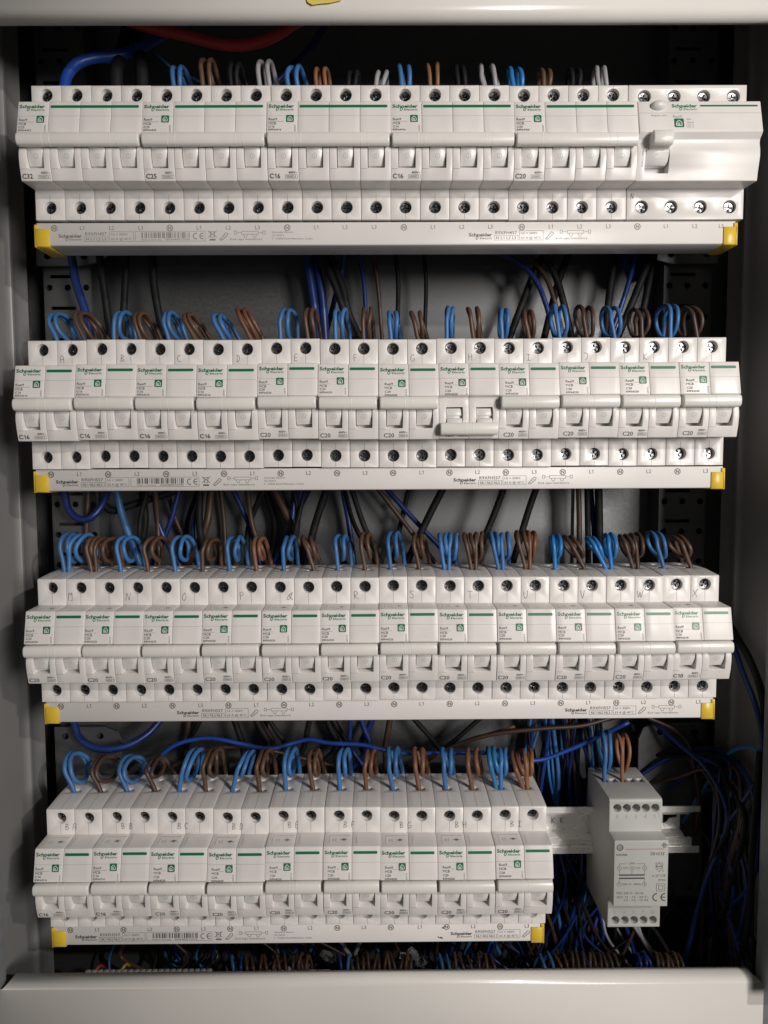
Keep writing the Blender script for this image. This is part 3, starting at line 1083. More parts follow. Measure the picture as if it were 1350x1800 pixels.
def busbar(row, x0, x1, sets, code, poles, label, cap_l=8.0, cap_r=7.4):
    z0 = ROWZ[row]
    root = empty('comb_busbar', ((x0 + x1) / 2, 40, z0 - 55))
    tag(root, label, 'busbar', 'comb busbars under the breaker rows')
    off = (-(x0 + x1) / 2, -40, 55 - z0)
    bm = bmesh.new()
    pr = [(19.0, -40.0), (19.0, -53.0), (19.6, -53.6), (40.0, -53.6), (40.0, -42.0), (24.0, -42.0), (24.0, -39.9), (19.3, -39.8)]
    prism_x(bm, [(a, z0 + b) for a, b in pr], x0, x1)
    # teeth reaching up into the terminals
    n = int((x1 - x0) / 18)
    obj('bar_body', bevelled(finish(bm, 'bar_body', 'busbar', 30), 0.2, 1, 30), root, off)
    for s, xe, w in ((1, x0, cap_l), (-1, x1, cap_r)):
        bm = bmesh.new()
        e = 0.7
        xa, xb = xe - s * 0.6, xe + s * w
        out = [(-41.6 if 1 else 0), -54.3]
        # a shell around the bar end: front, underside and end face, with an open notch at the top corner
        prism = [(19.0 - e, -43.4), (19.0 - e, -54.0), (19.4, -54.4), (40.5, -54.4), (40.5, -53.75), (19.9, -53.75), (18.9, -53.2), (18.9, -43.4)]
        prism_x(bm, [(a, z0 + b) for a, b in prism], min(xa, xb), max(xa, xb))
        xe0, xe1 = sorted((xa - s * 0.6, xa + s * 0.55))
        box(bm, xe0, xe1, 19.0 - e, 40.5, z0 - 54.4, z0 - 41.0)
        xf0, xf1 = sorted((xa - s * 0.6, xa + s * 1.7))
        box(bm, xf0, xf1, 19.0 - e + 0.01, 18.95, z0 - 43.5, z0 - 41.0)
        obj('end_cap', bevelled(finish(bm, 'end_cap', 'yellow', 30), 0.15, 1, 30), root, off)

    p = Print()
    q = Print()
    for i, (xt, txt) in enumerate(poles):
        if txt == 'N':
            p.arc(xt, -43.05, 1.75, 0.45, n=18).text('N', xt, -43.95, 1.85, align='c', bold=0.03)
        else:
            p.text(txt, xt, -44.0, 2.3, align='c')
    for (x, kind) in sets:
        logo(p, x, -48.6, 14.4)
        x += 16.4
        p.text(code, x, -47.4, 1.9, w=13.2, bold=0.004)
        p.rrect_line = None
        p.box(x - 0.6, -50.9, x + 14.0, -48.2, 0.18)
        p.text('N L1 L2 L3' if row == 0 else 'NL1 NL2 NL3', x + 0.5, -50.3, 1.5, w=12.2, bold=0.01)
        x += 15.3
        p.box(x - 0.4, -50.9, x + 14.2, -45.2, 0.18)
        p.text('Ui = 500V', x + 0.6, -47.4, 1.35, w=10)
        p.text('63 A @ 40°C', x + 0.6, -50.2, 1.4, w=12.4)
        x += 15.6
        if kind == 'full':
            p.box(x - 0.2, -50.9, x + 42.6, -45.0, 0.18)
            bx = x + 3.6
            r = random.Random(row)
            while bx < x + 33:
                w_ = r.choice((0.25, 0.25, 0.5, 0.75))
                p.rect(bx, -49.1, bx + w_, -45.6)
                bx += w_ + r.choice((0.3, 0.3, 0.6, 0.9))
            p.text('Made in Germany', x + 3.6, -50.4, 0.85, w=12)
            p.text('3606480515996', x + 18, -50.4, 1.0, w=15)
            for k in range(2):
                p.arc(x + 37.0 + k * 4.0, -47.9, 1.7, 0.5, 70, 290, 12)
            p.line([(x + 39.8, -47.9), (x + 41.4, -47.9)], 0.45)
            x += 47
            p.line([(x - 2.6, -44.9), (x + 2.6, -48.6)], 0.3).line([(x + 2.6, -44.9), (x - 2.6, -48.6)], 0.3)
            p.line([(x - 1.5, -45.4), (x + 1.5, -45.4), (x + 1.0, -48.6), (x - 1.0, -48.6)], 0.3, True)
            p.rect(x - 1.9, -50.6, x + 1.9, -49.7)
            x += 4.6
        # spanner-like tool
        p.line([(x, -50.0), (x + 3.6, -46.0), (x + 5.0, -46.6), (x + 4.4, -48.0), (x + 1.0, -50.6)], 0.3, True)
        p.line([(x + 0.8, -49.4), (x + 1.8, -49.9)], 0.25).line([(x + 1.8, -48.2), (x + 2.8, -48.8)], 0.25).line([(x + 2.8, -47.2), (x + 3.8, -47.8)], 0.25)
        if kind == 'cut':
            continue
        x += 9.0
        # end-cap pictogram
        p.box(x + 4.4, -46.9, x + 14.6, -45.2, 0.22)
        for d in (0, 17.4):
            p.box(x + d, -46.9, x + d + 1.4, -45.0, 0.22)
        p.line([(x + 1.6, -46.0), (x + 4.0, -46.0)], 0.22).line([(x + 15.0, -46.0), (x + 17.2, -46.0)], 0.22)
        for d in (5.4, 11.0):
            p.line([(x + d, -47.0), (x + d + 0.8, -48.7), (x + d + 1.8, -48.7), (x + d + 2.6, -47.0)], 0.22)
        p.text('End caps mandatory', x - 2.6, -50.4, 1.15, w=19.6)
        if kind == 'full':
            x += 23
            for j, t_ in enumerate(('Schneider Electric', 'CS 30323', 'F - 92506 Rueil-Malmaison Cedex')):
                p.text(t_, x, -46.2 - j * 1.95, 1.0, w=(13.0, 7.2, 25)[j])
    if row == 3:
        for sx, sy, n_ in ((px_x(772, 3), -50.2, 9), (px_x(778, 3), -43.2, 7)):
            rs = random.Random(n_)
            p.line([(sx + rs.uniform(-1.2, 1.2) + 0.25 * k, sy + rs.uniform(-0.9, 0.9)) for k in range(n_)], 0.35)
    pm = p.mesh('data_print', 'ink' if row else 'ink_soft', lambda a, b: (a, BUS_Y - 0.06, z0 + b))
    obj('data_print', pm, root, off)
    return root


def px_x(px, row):
    return at(px, (420, 845, 1255, 1645)[row], BUS_Y).x


PX = [[96, 145, 197, 248, 299, 350, 402, 453, 505, 556, 607, 658, 710, 761, 812, 862, 917, 968, 1019, 1069, 1120, 1170, 1221, 1267],
      [90, 139.5, 190.5, 241.5, 292.5, 343, 394, 443.5, 493.5, 542.5, 592.5, 642, 691, 741, 790, 839.5, 889, 939, 989, 1039, 1090, 1140, 1190.5, 1240],
      [107.5, 157, 205.5, 254.5, 303.5, 353, 402, 450.5, 499.5, 548, 596.5, 645, 693, 741, 790.5, 839, 887.5, 936.5, 985.5, 1033.5, 1083, 1131, 1179.5, 1227],
      [124, 171, 217.5, 264, 311, 358, 405, 451, 499, 545.5, 593, 640, 687, 738, 785, 832, 879, 926]]
ROWS_N = [['N', 'L1', 'L2', 'L3'], ['N', 'L1', 'N', 'L2', 'N', 'L3'], ['N', 'L1', 'N', 'L2', 'N', 'L3'], ['N', 'L1', 'N', 'L2', 'N', 'L3']]
BUS = [(-211.0, 218.7), (-217.3, 215.2), (-216.4, 212.9), (-217.3, 104.3)]
SETS = [[(103, 'full'), (824, 's')], [(98, 'full'), (797, 's')], [(311, 's'), (993, 's')], [(132, 'full'), (792, 'cut')]]
NM = ['top', 'second', 'third', 'bottom']
for r in range(4):
    poles = [(px_x(px, r), ROWS_N[r][i % len(ROWS_N[r])]) for i, px in enumerate(PX[r])]
    busbar(r, BUS[r][0], BUS[r][1], [(px_x(a, r), k) for a, k in SETS[r]], 'R9XFH457' if r == 0 else 'R9XFH557', poles,
           'white comb busbar with yellow end caps under the %s row of breakers' % NM[r])

# ------------------------------------------------------------------ wires looped into the terminals
def term_x(row, pole):
    return ROWX[row] + pole * 18.0 + 9.0


def loop_path(xh, zt, yh, H, R, pitch, lean, yaw, strands, lo, tail):
    """a coil of wire standing on its terminal: up from the hole, over, round and down behind"""
    zc, rz = (H + lo) / 2, (H - lo) / 2
    loc = [(0, 0, -6), (0, 0, -1), (0, 0.2, zc * 0.45)]
    turns = (strands - 1) + 0.5
    N = int(turns * 14)
    wob = RND.uniform(-.5, .5)
    R *= RND.uniform(0.88, 1.1)
    ph = [RND.uniform(0, 6.28) for _ in range(3)]
    for k in range(N + 1):
        t = 2 * math.pi * turns * k / N
        grow = 1 + 0.06 * math.sin(t * 0.5 + wob)
        loc.append((pitch * t / (2 * math.pi) + 0.4 * math.sin(1.7 * t + ph[0]) + 0.25 * math.sin(3.1 * t + ph[1]), R - R * math.cos(t), zc + rz * math.sin(t) * (grow if math.sin(t) < 0 else 1.0) + 0.35 * math.sin(2.3 * t + ph[2])))
    a = loc[-1][0]
    loc += [(a + tail * 0.3, 2 * R + 1.5, zc - 12), (a + tail * 0.7, 2 * R + 3, -8), (a + tail, 2 * R + 5, -34)]
    c, s = math.cos(math.radians(yaw)), math.sin(math.radians(yaw))
    out = []
    for (u, d, z) in loc:
        ll = lean * max(0, min(1.2, z / H))
        out.append(Vector((xh + u * c + d * s + ll, yh + d * c - u * s, zt + z)))
    return out


TOPZ = 41.3


def loop_wire(row, pole, m, xs, ytop, yaw=0, dx=0.0, label='', r=1.42, R=10.5, lo=4.5, tail=0, group=None, zt=None, yh=40.0, xh=None, lean=None):
    """xs: where the strands cross the top of the coil in the photograph"""
    zt = ROWZ[row] + TOPZ if zt is None else zt
    xh = term_x(row, pole) - 0.4 + dx if xh is None else xh
    if yaw >= 14 and row in (1, 3):
        lo = 3.0
    yaw *= 0.5
    top = at(sum(xs) / len(xs), ytop, yh + R * 0.8)
    H = top.z - zt - r
    pitch = (xs[-1] - xs[0]) / (len(xs) - 1) / 2.62
    x_first = at(xs[0], ytop, yh + R * 0.6).x
    s = math.sin(math.radians(yaw))
    ln = (x_first - xh - pitch * 0.2 - R * 0.8 * s) if lean is None else lean
    path = loop_path(xh, zt, yh, H, R, pitch, ln, yaw, len(xs), lo, tail)
    o = obj('wire', tube_mesh(path, r, m, 'wire', sides=10, step=1.2))
    return tag(o, label, 'wire', group)


CN = {'blue': 'blue', 'bright_blue': 'bright blue', 'deep_blue': 'dark blue', 'teal': 'teal', 'brown': 'brown', 'dark_brown': 'dark brown', 'cable_blue': 'blue',
      'red_brown': 'reddish brown', 'tan': 'light brown', 'black': 'black', 'grey': 'grey', 'red': 'red'}


def X1(u, k=1.9286, o=0):
    return o + u / k


# top row: (pole, colour, strand places, top)
row1 = [(4, 'blue', (306, 318), 113.5, 8), (5, 'brown', (358, 371), 103.5, 10), (6, 'black', (407, 419), 109, 6), (7, 'grey', (457.5, 473), 104.5, 2),
        (8, 'blue', (511, 526), 114.5, 12), (9, 'tan', (556, 572), 119, 0), (10, 'black', (617, 628), 124, 0), (11, 'grey', (666, 678.5), 123, 0),
        (12, 'blue', (703.5, 717.5), 113.5, 3), (13, 'tan', (752.5, 767), 111, 3), (14, 'black', (803, 813.5), 114, 3), (15, 'grey', (844.5, 865), 114.5, 10),
        (16, 'bright_blue', (896, 911), 117, 0), (17, 'brown', (950.5, 963), 120, 0), (18, 'black', (1002.5, 1015.5), 120, 3), (19, 'grey', (1046.5, 1060), 117, 6)]
SETN = ['C32', 'C25', 'left C16', 'right C16', 'C20']
SIDE4 = ['neutral', 'first', 'second', 'third']
for pole, m, xs, yt, yaw in row1:
    loop_wire(0, pole, m, xs, yt, yaw, label='%s wire loop in %s terminal of the %s top-row breaker' % (CN[m], SIDE4[pole % 4], SETN[pole // 4]),
              r=1.55 if m != 'tan' else 1.35, group='wire loops along the top row')
row2 = [('blue', (91, 101), 547.5, 14), ('brown', (136, 146), 545.5, 15), ('blue', (208, 219), 546, 11), ('brown', (239, 249), 547, 15), ('blue', (290, 299), 545.5, 8), ('brown', (324, 333), 548.5, 6),
        ('blue', (378, 387), 550, 12), ('red_brown', (416, 428), 538.5, -4), ('blue', (498, 511), 541.5, 9), ('brown', (538.5, 550), 540, 3), ('blue', (590.5, 604), 540, 5), ('brown', (640, 651), 538.5, 3),
        ('blue', (685, 696), 546, 3), ('brown', (724, 737), 546, 6), ('blue', (787, 796), 536.5, 4), ('brown', (824, 838), 538, 5), ('blue', (881, 891), 539.5, 0), ('brown', (921, 933), 543.5, 2),
        ('blue', (973, 989), 534, -14), ('dark_brown', (1018, 1036), 535, -15), ('blue', (1066, 1082), 537, -18), ('dark_brown', (1117, 1131), 539.5, -20), ('blue', (1172, 1187), 532, -17), ('dark_brown', (1207, 1221), 536, -26)]
RIGHT = ['neutral', 'phase']
for pole, (m, xs, yt, yaw) in enumerate(row2):
    le = L2[pole // 2] if pole < 22 else None
    nm = 'breaker %s' % le if le else 'the last breaker of the second row'
    loop_wire(1, pole, m, xs, yt, yaw, label='%s wire loop in the %s terminal of %s' % (CN[m], RIGHT[pole % 2], nm), group='wire loops along the second row',
              dx=(1.8 if yaw < -5 else 0))


def px4(u):
    return 80 + u / 3.375


def px5(u):
    return 470 + u / 3.375


def px6(u):
    return 860 + u / 3.375


row3 = [
    (0, 'blue', (px4(112), px4(150)), 936, 8, -1.4), (0, 'blue', (px4(182), px4(228)), 937, 14, 1.6), (1, 'brown', (px4(262), px4(292)), 942, 6, -1.4), (1, 'brown', (px4(328), px4(378)), 943, 16, 1.6),
    (2, 'blue', (px4(450), px4(490)), 941, 18, 0), (3, 'brown', (px4(612), px4(658)), 942, 12, 0), (4, 'blue', (px4(772), px4(818)), 941, 12, 0), (5, 'brown', (px4(955), px4(990)), 945.5, 10, 0),
    (6, 'blue', (px4(1092), px4(1140)), 941, 4, 0), (7, 'red_brown', (px4(1240), px4(1276)), 943, 2, 0), (8, 'blue', (px5(105), px5(142)), 942, 4, 0), (9, 'brown', (px5(212), px5(250)), 941.5, -20, 2.2),
    (10, 'blue', (px5(412), px5(455)), 938.5, 3, 0), (11, 'brown', (px5(560), px5(600)), 936, 6, 0), (12, 'blue', (px5(725), px5(768)), 934, 12, -1), (13, 'brown', (px5(872), px5(912)), 937, 6, 0),
    (14, 'blue', (px5(1020), px5(1055)), 937, 3, -1.2), (14, 'blue', (px5(1085), px5(1125)), 936, 3, 1.7), (15, 'brown', (px5(1172), px5(1207)), 936, 3, -1.2), (15, 'brown', (px5(1238), px5(1274)), 934, 4, 1.7),
    (16, 'blue', (px6(8), px6(40)), 934, 3, -1.2), (16, 'blue', (px6(75), px6(115)), 935, 4, 1.7), (17, 'brown', (px6(163), px6(205)), 931, 3, -1.2), (17, 'red_brown', (px6(235), px6(268)), 932, 5, 1.7),
    (18, 'bright_blue', (px6(378), px6(415)), 939, 3, 0.5), (19, 'dark_brown', (px6(455), px6(495)), 941, -18, 2), (20, 'bright_blue', (px6(590), px6(622)), 942, 4, -1.4), (20, 'bright_blue', (px6(700), px6(736)), 936, 2, 2.0),
    (21, 'dark_brown', (px6(785), px6(822)), 938, 4, -1.4), (21, 'dark_brown', (px6(858), px6(895)), 936.5, 5, 1.8), (22, 'blue', (px6(965), px6(1012)), 933, -8, 1.0), (23, 'brown', (px6(1100), px6(1145)), 940, -20, 1.5)]
seen = {}
for pole, m, xs, yt, yaw, dx in row3:
    seen.setdefault(pole, 0)
    many = sum(1 for q in row3 if q[0] == pole) > 1
    which = ('first of two ' if seen[pole] == 0 else 'second of two ') if many else ''
    seen[pole] += 1
    loop_wire(2, pole, m, xs, yt, yaw, dx=dx, lo=6, label='%s%s wire loop%s in %s terminal of breaker %s' % (which, CN[m], 's' if many else '', RIGHT[pole % 2], 'MNOPQRSTUVWX'[pole // 2]),
              group='wire loops along the third row')


def p9(u):
    return 850 + u / 2.7


row4 = [(0, 'blue', (px4(128), px4(160)), 1323, 15, 0, 1.5), (1, 'dark_brown', (px4(290), px4(322)), 1332, 20, 0, 1.5), (2, 'blue', (px4(450), px4(482)), 1333, 16, 0, 1.5), (3, 'dark_brown', (px4(612), px4(640)), 1337, 8, 1, 1.5),
        (4, 'blue', (px4(850), px4(885)), 1320, 14, -1, 1.6), (5, 'brown', (px4(955), px4(993)), 1321, 6, -1, 1.5), (6, 'blue', (px4(1178), px4(1208)), 1324, 6, -1, 1.5), (7, 'brown', (px4(1268), px4(1304)), 1321, 6, -0.5, 1.6),
        (8, 'blue', (px5(108), px5(142)), 1318.5, 6, -0.6, 1.6), (9, 'brown', (px5(248), px5(284)), 1321, 3, 0, 1.5), (10, 'blue', (px5(430), px5(465)), 1317, 4, 0, 1.6), (11, 'red_brown', (px5(585), px5(622)), 1320.5, 3, 0, 1.5),
        (12, 'blue', (px5(715), px5(760)), 1316, 2, 0, 1.6), (13, 'red_brown', (px5(872), px5(916)), 1318, 3, 0, 1.6), (14, 'blue', (px5(1040), px5(1086)), 1317, 3, 0, 1.6), (15, 'red_brown', (px5(1185), px5(1240)), 1317, 3, 0, 1.6),
        (16, 'teal', (p9(22), p9(50)), 1315, 2, -1.6, 1.6), (16, 'blue', (p9(80), p9(105)), 1317.5, 3, 1.6, 1.6), (17, 'red_brown', (p9(140), p9(165)), 1328, 3, -1.2, 1.6), (17, 'tan', (p9(195), p9(225)), 1319, 6, 1.7, 1.6)]
seen = {}
for pole, m, xs, yt, yaw, dx, r in row4:
    loop_wire(3, pole, m, xs, yt, yaw, dx=dx, r=r, lo=6.5, R=11.5, label='%s wire loop in the %s terminal of breaker B%s' % (CN[m], RIGHT[pole % 2], 'ABCDEFGHI'[pole // 2]),
              group='wire loops along the bottom row')

# ------------------------------------------------------------------ bell transformer
TX0, TX1, TZ = 150.8, 186.2, -225.0
tr = empty('bell_transformer', ((TX0 + TX1) / 2, 80, TZ))
tag(tr, 'grey two-module bell transformer clipped alone on the bare rail', 'transformer')
o0 = (-(TX0 + TX1) / 2, -80, -TZ)
tp = [(80, 37.6), (66, 38.0), (32.0, 38.0), (30.3, 37.4), (29.6, 36.0), (29.6, 15.6), (18.4, 15.4), (18.0, 14.9), (18.0, -29.2), (18.3, -29.6), (29.6, -29.8), (29.6, -51.2), (30.2, -51.7), (80, -51.7)]
bm = bmesh.new()
n = len(tp)
pts3 = [(y, TZ + z) for y, z in tp]
for i in range(n):
    if i in (1, 4, 10):
        continue
    a, b = pts3[i], pts3[(i + 1) % n]
    bm.faces.new([bm.verts.new((x, p[0], p[1])) for x, p in ((TX0, a), (TX1, a), (TX1, b), (TX0, b))])
for x in (TX0, TX1):
    bm.faces.new([bm.verts.new((x, p[0], p[1])) for p in pts3])
hx = [TX0 + 5.2 + 6.35 * i for i in range(5)]
fill_with_holes(bm, (TX0, TZ + 15.6, TX1, TZ + 36.0), [(x, TZ + 31.6, 2.75, 2.75, 9) for x in hx], lambda a, b: (a, 29.6, b), Vector((0, 1, 0)))
fill_with_holes(bm, (TX0, TZ - 51.2, TX1, TZ - 29.8), [(x, TZ - 46.6, 2.75, 2.75, 9) for x in hx], lambda a, b: (a, 29.6, b), Vector((0, 1, 0)))
zt = TZ + 38.0
edges = []
c = [bm.verts.new((x, y, zt)) for x, y in ((TX0, 32), (TX1, 32), (TX1, 66), (TX0, 66))]
edges += [bm.edges.new((c[i], c[(i + 1) % 4])) for i in range(4)]
for x in hx:
    q = [bm.verts.new((x + a, b, zt)) for a, b in ((-2.1, 55), (2.1, 55), (2.1, 60.5), (-2.1, 60.5))]
    q2 = [bm.verts.new(v.co + Vector((0, 0, -7))) for v in q]
    edges += [bm.edges.new((q[i], q[(i + 1) % 4])) for i in range(4)]
    for i in range(4):
        bm.faces.new((q[i], q[(i + 1) % 4], q2[(i + 1) % 4], q2[i]))
    bm.faces.new(q2)
bmesh.ops.triangle_fill(bm, use_beauty=True, edges=edges)
bmesh.ops.remove_doubles(bm, verts=bm.verts[:], dist=0.002)
obj('housing', bevelled(finish(bm, 'housing', 'grey_plastic', 0), 0.35, 2, 30), tr, o0)
fp = lambda a, b: (TX0 + a, 18.0 - 0.06, TZ + 15.2 + b)
W = 35.4
p = Print()
p.arc(3.6, -4.4, 2.0, 0.5, n=20).text('GE', 3.6, -5.1, 1.3, align='c', bold=0.02, italic=0.3)
for k in range(8):
    a = math.radians(45 * k + 20)
    p.arc(3.6 + 1.45 * math.cos(a), -4.4 + 1.45 * math.sin(a), 0.3, 0.22, 0, 300, 6)
p.text('555909', 1.1, -10.0, 1.25, w=7.4, bold=0.02)
p.text('TR+S15', 22.9, -9.8, 2.0, w=9.6, italic=0.25, bold=0.012)
for dx, dy in ((32.6, -2.0), (31.6, -3.0), (33.6, -3.0), (32.6, -4.0)):
    p.box(dx - 0.55, dy - 0.55, dx + 0.55, dy + 0.55, 0.3)
for (cx, cy, t_) in ((3.4, -18.4, '1'), (11.7, -18.4, '2'), (20.0, -18.4, '3'), (3.4, -29.4, '7'), (20.0, -29.4, '9')):
    p.arc(cx, cy, 1.35, 0.22, n=18).text(t_, cx, cy - 0.65, 1.3, align='c')
p.line([(3.4, -17.0), (3.4, -15.4), (8.6, -15.4)], 0.22).line([(20.0, -17.0), (20.0, -15.4), (14.6, -15.4)], 0.22)
p.text('24V', 11.7, -15.9, 1.5, w=3.8, align='c').text('12V', 5.8, -19.0, 1.4, w=3.4).text('12V', 13.9, -19.0, 1.4, w=3.4)
p.line([(3.4, -19.8), (3.4, -22.6)], 0.22).line([(11.7, -19.8), (11.7, -22.6)], 0.22).line([(20.0, -19.8), (20.0, -22.6)], 0.22)
p.rect(3.3, -23.6, 20.1, -22.6).rect(3.3, -25.8, 20.1, -24.8)
p.line([(3.4, -25.8), (3.4, -28.0)], 0.22).line([(20.0, -25.8), (20.0, -28.0)], 0.22)
p.text('230 V~ 50Hz', 5.4, -30.0, 1.35, w=12.4)
p.text('PRI', 2.0, -36.2, 1.5, w=3.4).text('230 V~ 50 Hz', 6.4, -36.2, 1.5, w=13.2)
p.text('SEC 12 - 12 - 24 V~', 2.0, -38.9, 1.5, w=21.2)
p.text('7.5 - 7.5 - 15 VA', 6.6, -41.1, 1.5, w=16.4)
p.arc(29.5, -17.2, 1.7, 0.25, n=16).line([(27.4, -15.0), (31.8, -15.0), (31.8, -18.6), (29.6, -21.0), (27.4, -18.6)], 0.25, True).rect(27.9, -17.5, 31.1, -17.0)
p.text('F', 32.0, -21.2, 1.3).text('ta 25°C/B', 24.8, -24.4, 1.5, w=9.0).text('IP20', 29.4, -27.4, 1.4, w=4.4)
p.box(28.0, -34.2, 33.6, -29.2, 0.26).box(29.4, -33.0, 32.3, -30.4, 0.26)
p.arc(28.2, -38.4, 2.4, 0.75, 80, 280, 14).arc(33.6, -38.4, 2.4, 0.75, 80, 280, 14).line([(31.6, -38.4), (33.6, -38.4)], 0.7)
obj('data_print', p.mesh('data_print', 'ink', fp), tr, o0)
obj('red_rule', Print().rect(6.9, -5.7, 32.4, -5.35).mesh('red_rule', 'red_ink', fp), tr, o0)
p = Print()
for i, x in enumerate(hx):
    p.text(str(i + 1), x, TZ + 24.6, 2.6, align='c')
    p.text(str(i + 6), x, TZ - 42.2, 2.6, align='c')
obj('moulded_numbers', p.mesh('moulded_numbers', 'grey_plastic', lambda a, b: (a, 29.35, b)), tr, o0)
# its two feed wires
loop_wire(3, 0, 'blue', (p9(570), p9(600)), 1286, 3, r=1.5, R=11, lo=3.5, zt=TZ + 38.0, yh=57.5, xh=hx[0], label='blue wire loop in the first top terminal of the transformer')
loop_wire(3, 0, 'tan', (p9(648), p9(684)), 1291, 2, r=1.4, R=10, lo=4, zt=TZ + 38.0, yh=57.5, xh=hx[2], label='brown wire loop in the third top terminal of the transformer')


# ------------------------------------------------------------------ loose cables behind the rows
def cable(m, pts, r, label, group=None, extend=(45, 45), name='cable', sides=9):
    P = []
    for a, b, y in pts:
        q = at(a, b, y)
        while (q.x > 244 - r or q.x < -247 + r) and y > 18:      # keep the cable inside the cabinet
            y -= 2
            q = at(a, b, y)
        P.append(q)
    if extend[0]:
        P.insert(0, P[0] + (P[0] - P[1]).normalized() * extend[0])
    if extend[1]:
        P.append(P[-1] + (P[-1] - P[-2]).normalized() * extend[1])
    o = obj(name, tube_mesh(P, r, m, name, sides=sides, step=4))
    return tag(o, label, 'cable' if name == 'cable' else 'wire', group)


def clampY(y):
    return max(74, min(112, y))


G12, G23, G34, GB = 'cables between the top and second rows', 'cables between the second and third rows', 'cables between the third and bottom rows', 'wires in the open space beside the transformer'
# in front of the top row
cable('cable_blue', [(114, 150, 44), (118, 133, 46), (135, 112, 50), (165, 102, 54), (205, 98, 58), (245, 84, 64), (285, 62, 72), (330, 30, 80)], 3.5, 'thick blue cable curving up from the second terminal of the C32 breaker', extend=(10, 30))
cable('black', [(205, 150, 44), (205, 125, 46), (210, 105, 60), (222, 60, 90)], 4.0, 'thick black cable above the third terminal of the C32 breaker', extend=(10, 60))
cable('black', [(250, 150, 44), (249, 125, 46), (246, 105, 60), (240, 60, 90)], 4.0, 'thick black cable above the fourth terminal of the C32 breaker', extend=(10, 60))
cable('red', [(232, 38, 62), (270, 50, 56), (330, 63, 52), (385, 77, 50), (430, 79, 50), (475, 67, 53), (520, 40, 62)], 3.6, 'thick red cable sagging under the upper cover plate', extend=(40, 40))
cable('deep_blue', [(570, 45, 95), (545, 85, 92), (510, 120, 90), (480, 150, 88)], 2.4, 'dark blue cable slanting behind the left C16 breaker', extend=(40, 40))
cable('blue', [(290, 108, 70), (305, 122, 72), (340, 138, 76), (360, 150, 78)], 0.9, 'thin blue wire trailing behind the C25 breaker loops', extend=(8, 20), name='wire')
# between rows one and two
cables12 = [('deep_blue', [(126, 450, 82), (133, 495, 80), (150, 548, 78), (160, 595, 76)], 2.9, 'dark blue cable slanting in front of the left perforated upright'),
            ('black', [(175, 450, 84), (182, 500, 84), (195, 595, 84)], 2.7, 'black cable just right of the left upright between top and second rows'),
            ('black', [(223, 450, 88), (220, 500, 88), (215, 595, 88)], 2.6, 'nearly upright black cable behind the loops of breaker B'),
            ('black', [(268, 450, 84), (272, 510, 84), (288, 600, 84)], 2.8, 'black cable bending down behind the loops of breaker C'),
            ('deep_blue', [(538, 445, 92), (550, 520, 92), (560, 600, 92)], 3.2, 'dark blue cable hanging behind the loops of breaker E'),
            ('deep_blue', [(552, 445, 98), (566, 520, 98), (572, 600, 98)], 3.2, 'second dark blue cable hanging behind the loops of breaker E'),
            ('black', [(566, 445, 86), (592, 510, 86), (622, 600, 86)], 2.6, 'black cable slanting down between the loops of breaker F'),
            ('black', [(578, 445, 90), (602, 505, 88), (612, 550, 88), (640, 610, 88)], 2.9, 'thick black cable slanting down behind the loops of breaker F'),
            ('deep_blue', [(606, 440, 96), (600, 480, 100), (590, 520, 104)], 2.0, 'short dark blue cable end above the loops of breaker F'),
            ('deep_blue', [(630, 445, 100), (640, 500, 100), (645, 600, 100)], 1.6, 'thin dark blue wire behind the brown loop of breaker F'),
            ('dark_brown', [(655, 445, 96), (664, 500, 96), (672, 600, 96)], 1.4, 'thin dark brown wire hanging between breakers F and G'),
            ('black', [(695, 445, 92), (700, 500, 92), (698, 600, 92)], 1.7, 'black wire hanging behind the blue loop of breaker G'),
            ('black', [(745, 445, 96), (749, 500, 96), (746, 600, 96)], 1.5, 'black wire hanging between breakers G and H'),
            ('deep_blue', [(868, 440, 84), (910, 460, 84), (940, 490, 82), (958, 530, 80), (972, 580, 78)], 1.8, 'dark blue cable arching down to the loops of breaker J'),
            ('black', [(957, 445, 92), (935, 490, 92), (893, 600, 88)], 2.6, 'black cable slanting down to the left behind breaker I'),
            ('dark_brown', [(925, 445, 90), (955, 480, 88), (972, 520, 86), (992, 600, 84)], 1.8, 'dark brown cable crossing behind the loops of breaker J'),
            ('black', [(958, 448, 86), (978, 490, 86), (990, 530, 84), (1006, 600, 84)], 2.5, 'black cable crossing behind the loops of breaker J'),
            ('black', [(1000, 445, 98), (980, 500, 96), (955, 600, 92)], 2.6, 'black cable slanting down between breakers I and J'),
            ('black', [(1081, 445, 88), (1072, 510, 88), (1062, 600, 86)], 2.7, 'black cable hanging behind the blue loop of breaker K'),
            ('deep_blue', [(1112, 470, 86), (1098, 520, 84), (1070, 600, 82)], 1.8, 'dark blue cable slanting behind the blue loop of breaker K'),
            ('black', [(1132, 480, 82), (1112, 530, 82), (1080, 605, 80)], 2.7, 'black cable slanting behind the brown loop of breaker K'),
            ('black', [(1150, 448, 88), (1140, 500, 86), (1128, 560, 86)], 2.4, 'black cable beside the right upright behind breaker K'),
            ('deep_blue', [(1100, 430, 96), (1098, 455, 94), (1112, 485, 92)], 4.0, 'thick dark cable bundle above breaker K'),
            ('deep_blue', [(1122, 430, 94), (1122, 455, 92), (1126, 485, 90)], 3.6, 'second thick dark cable bundle above breaker K')]
for m, pts, r, la in cables12:
    cable(m, pts, r, la, G12, (45, 4) if 'bundle' in la else (45, 45))
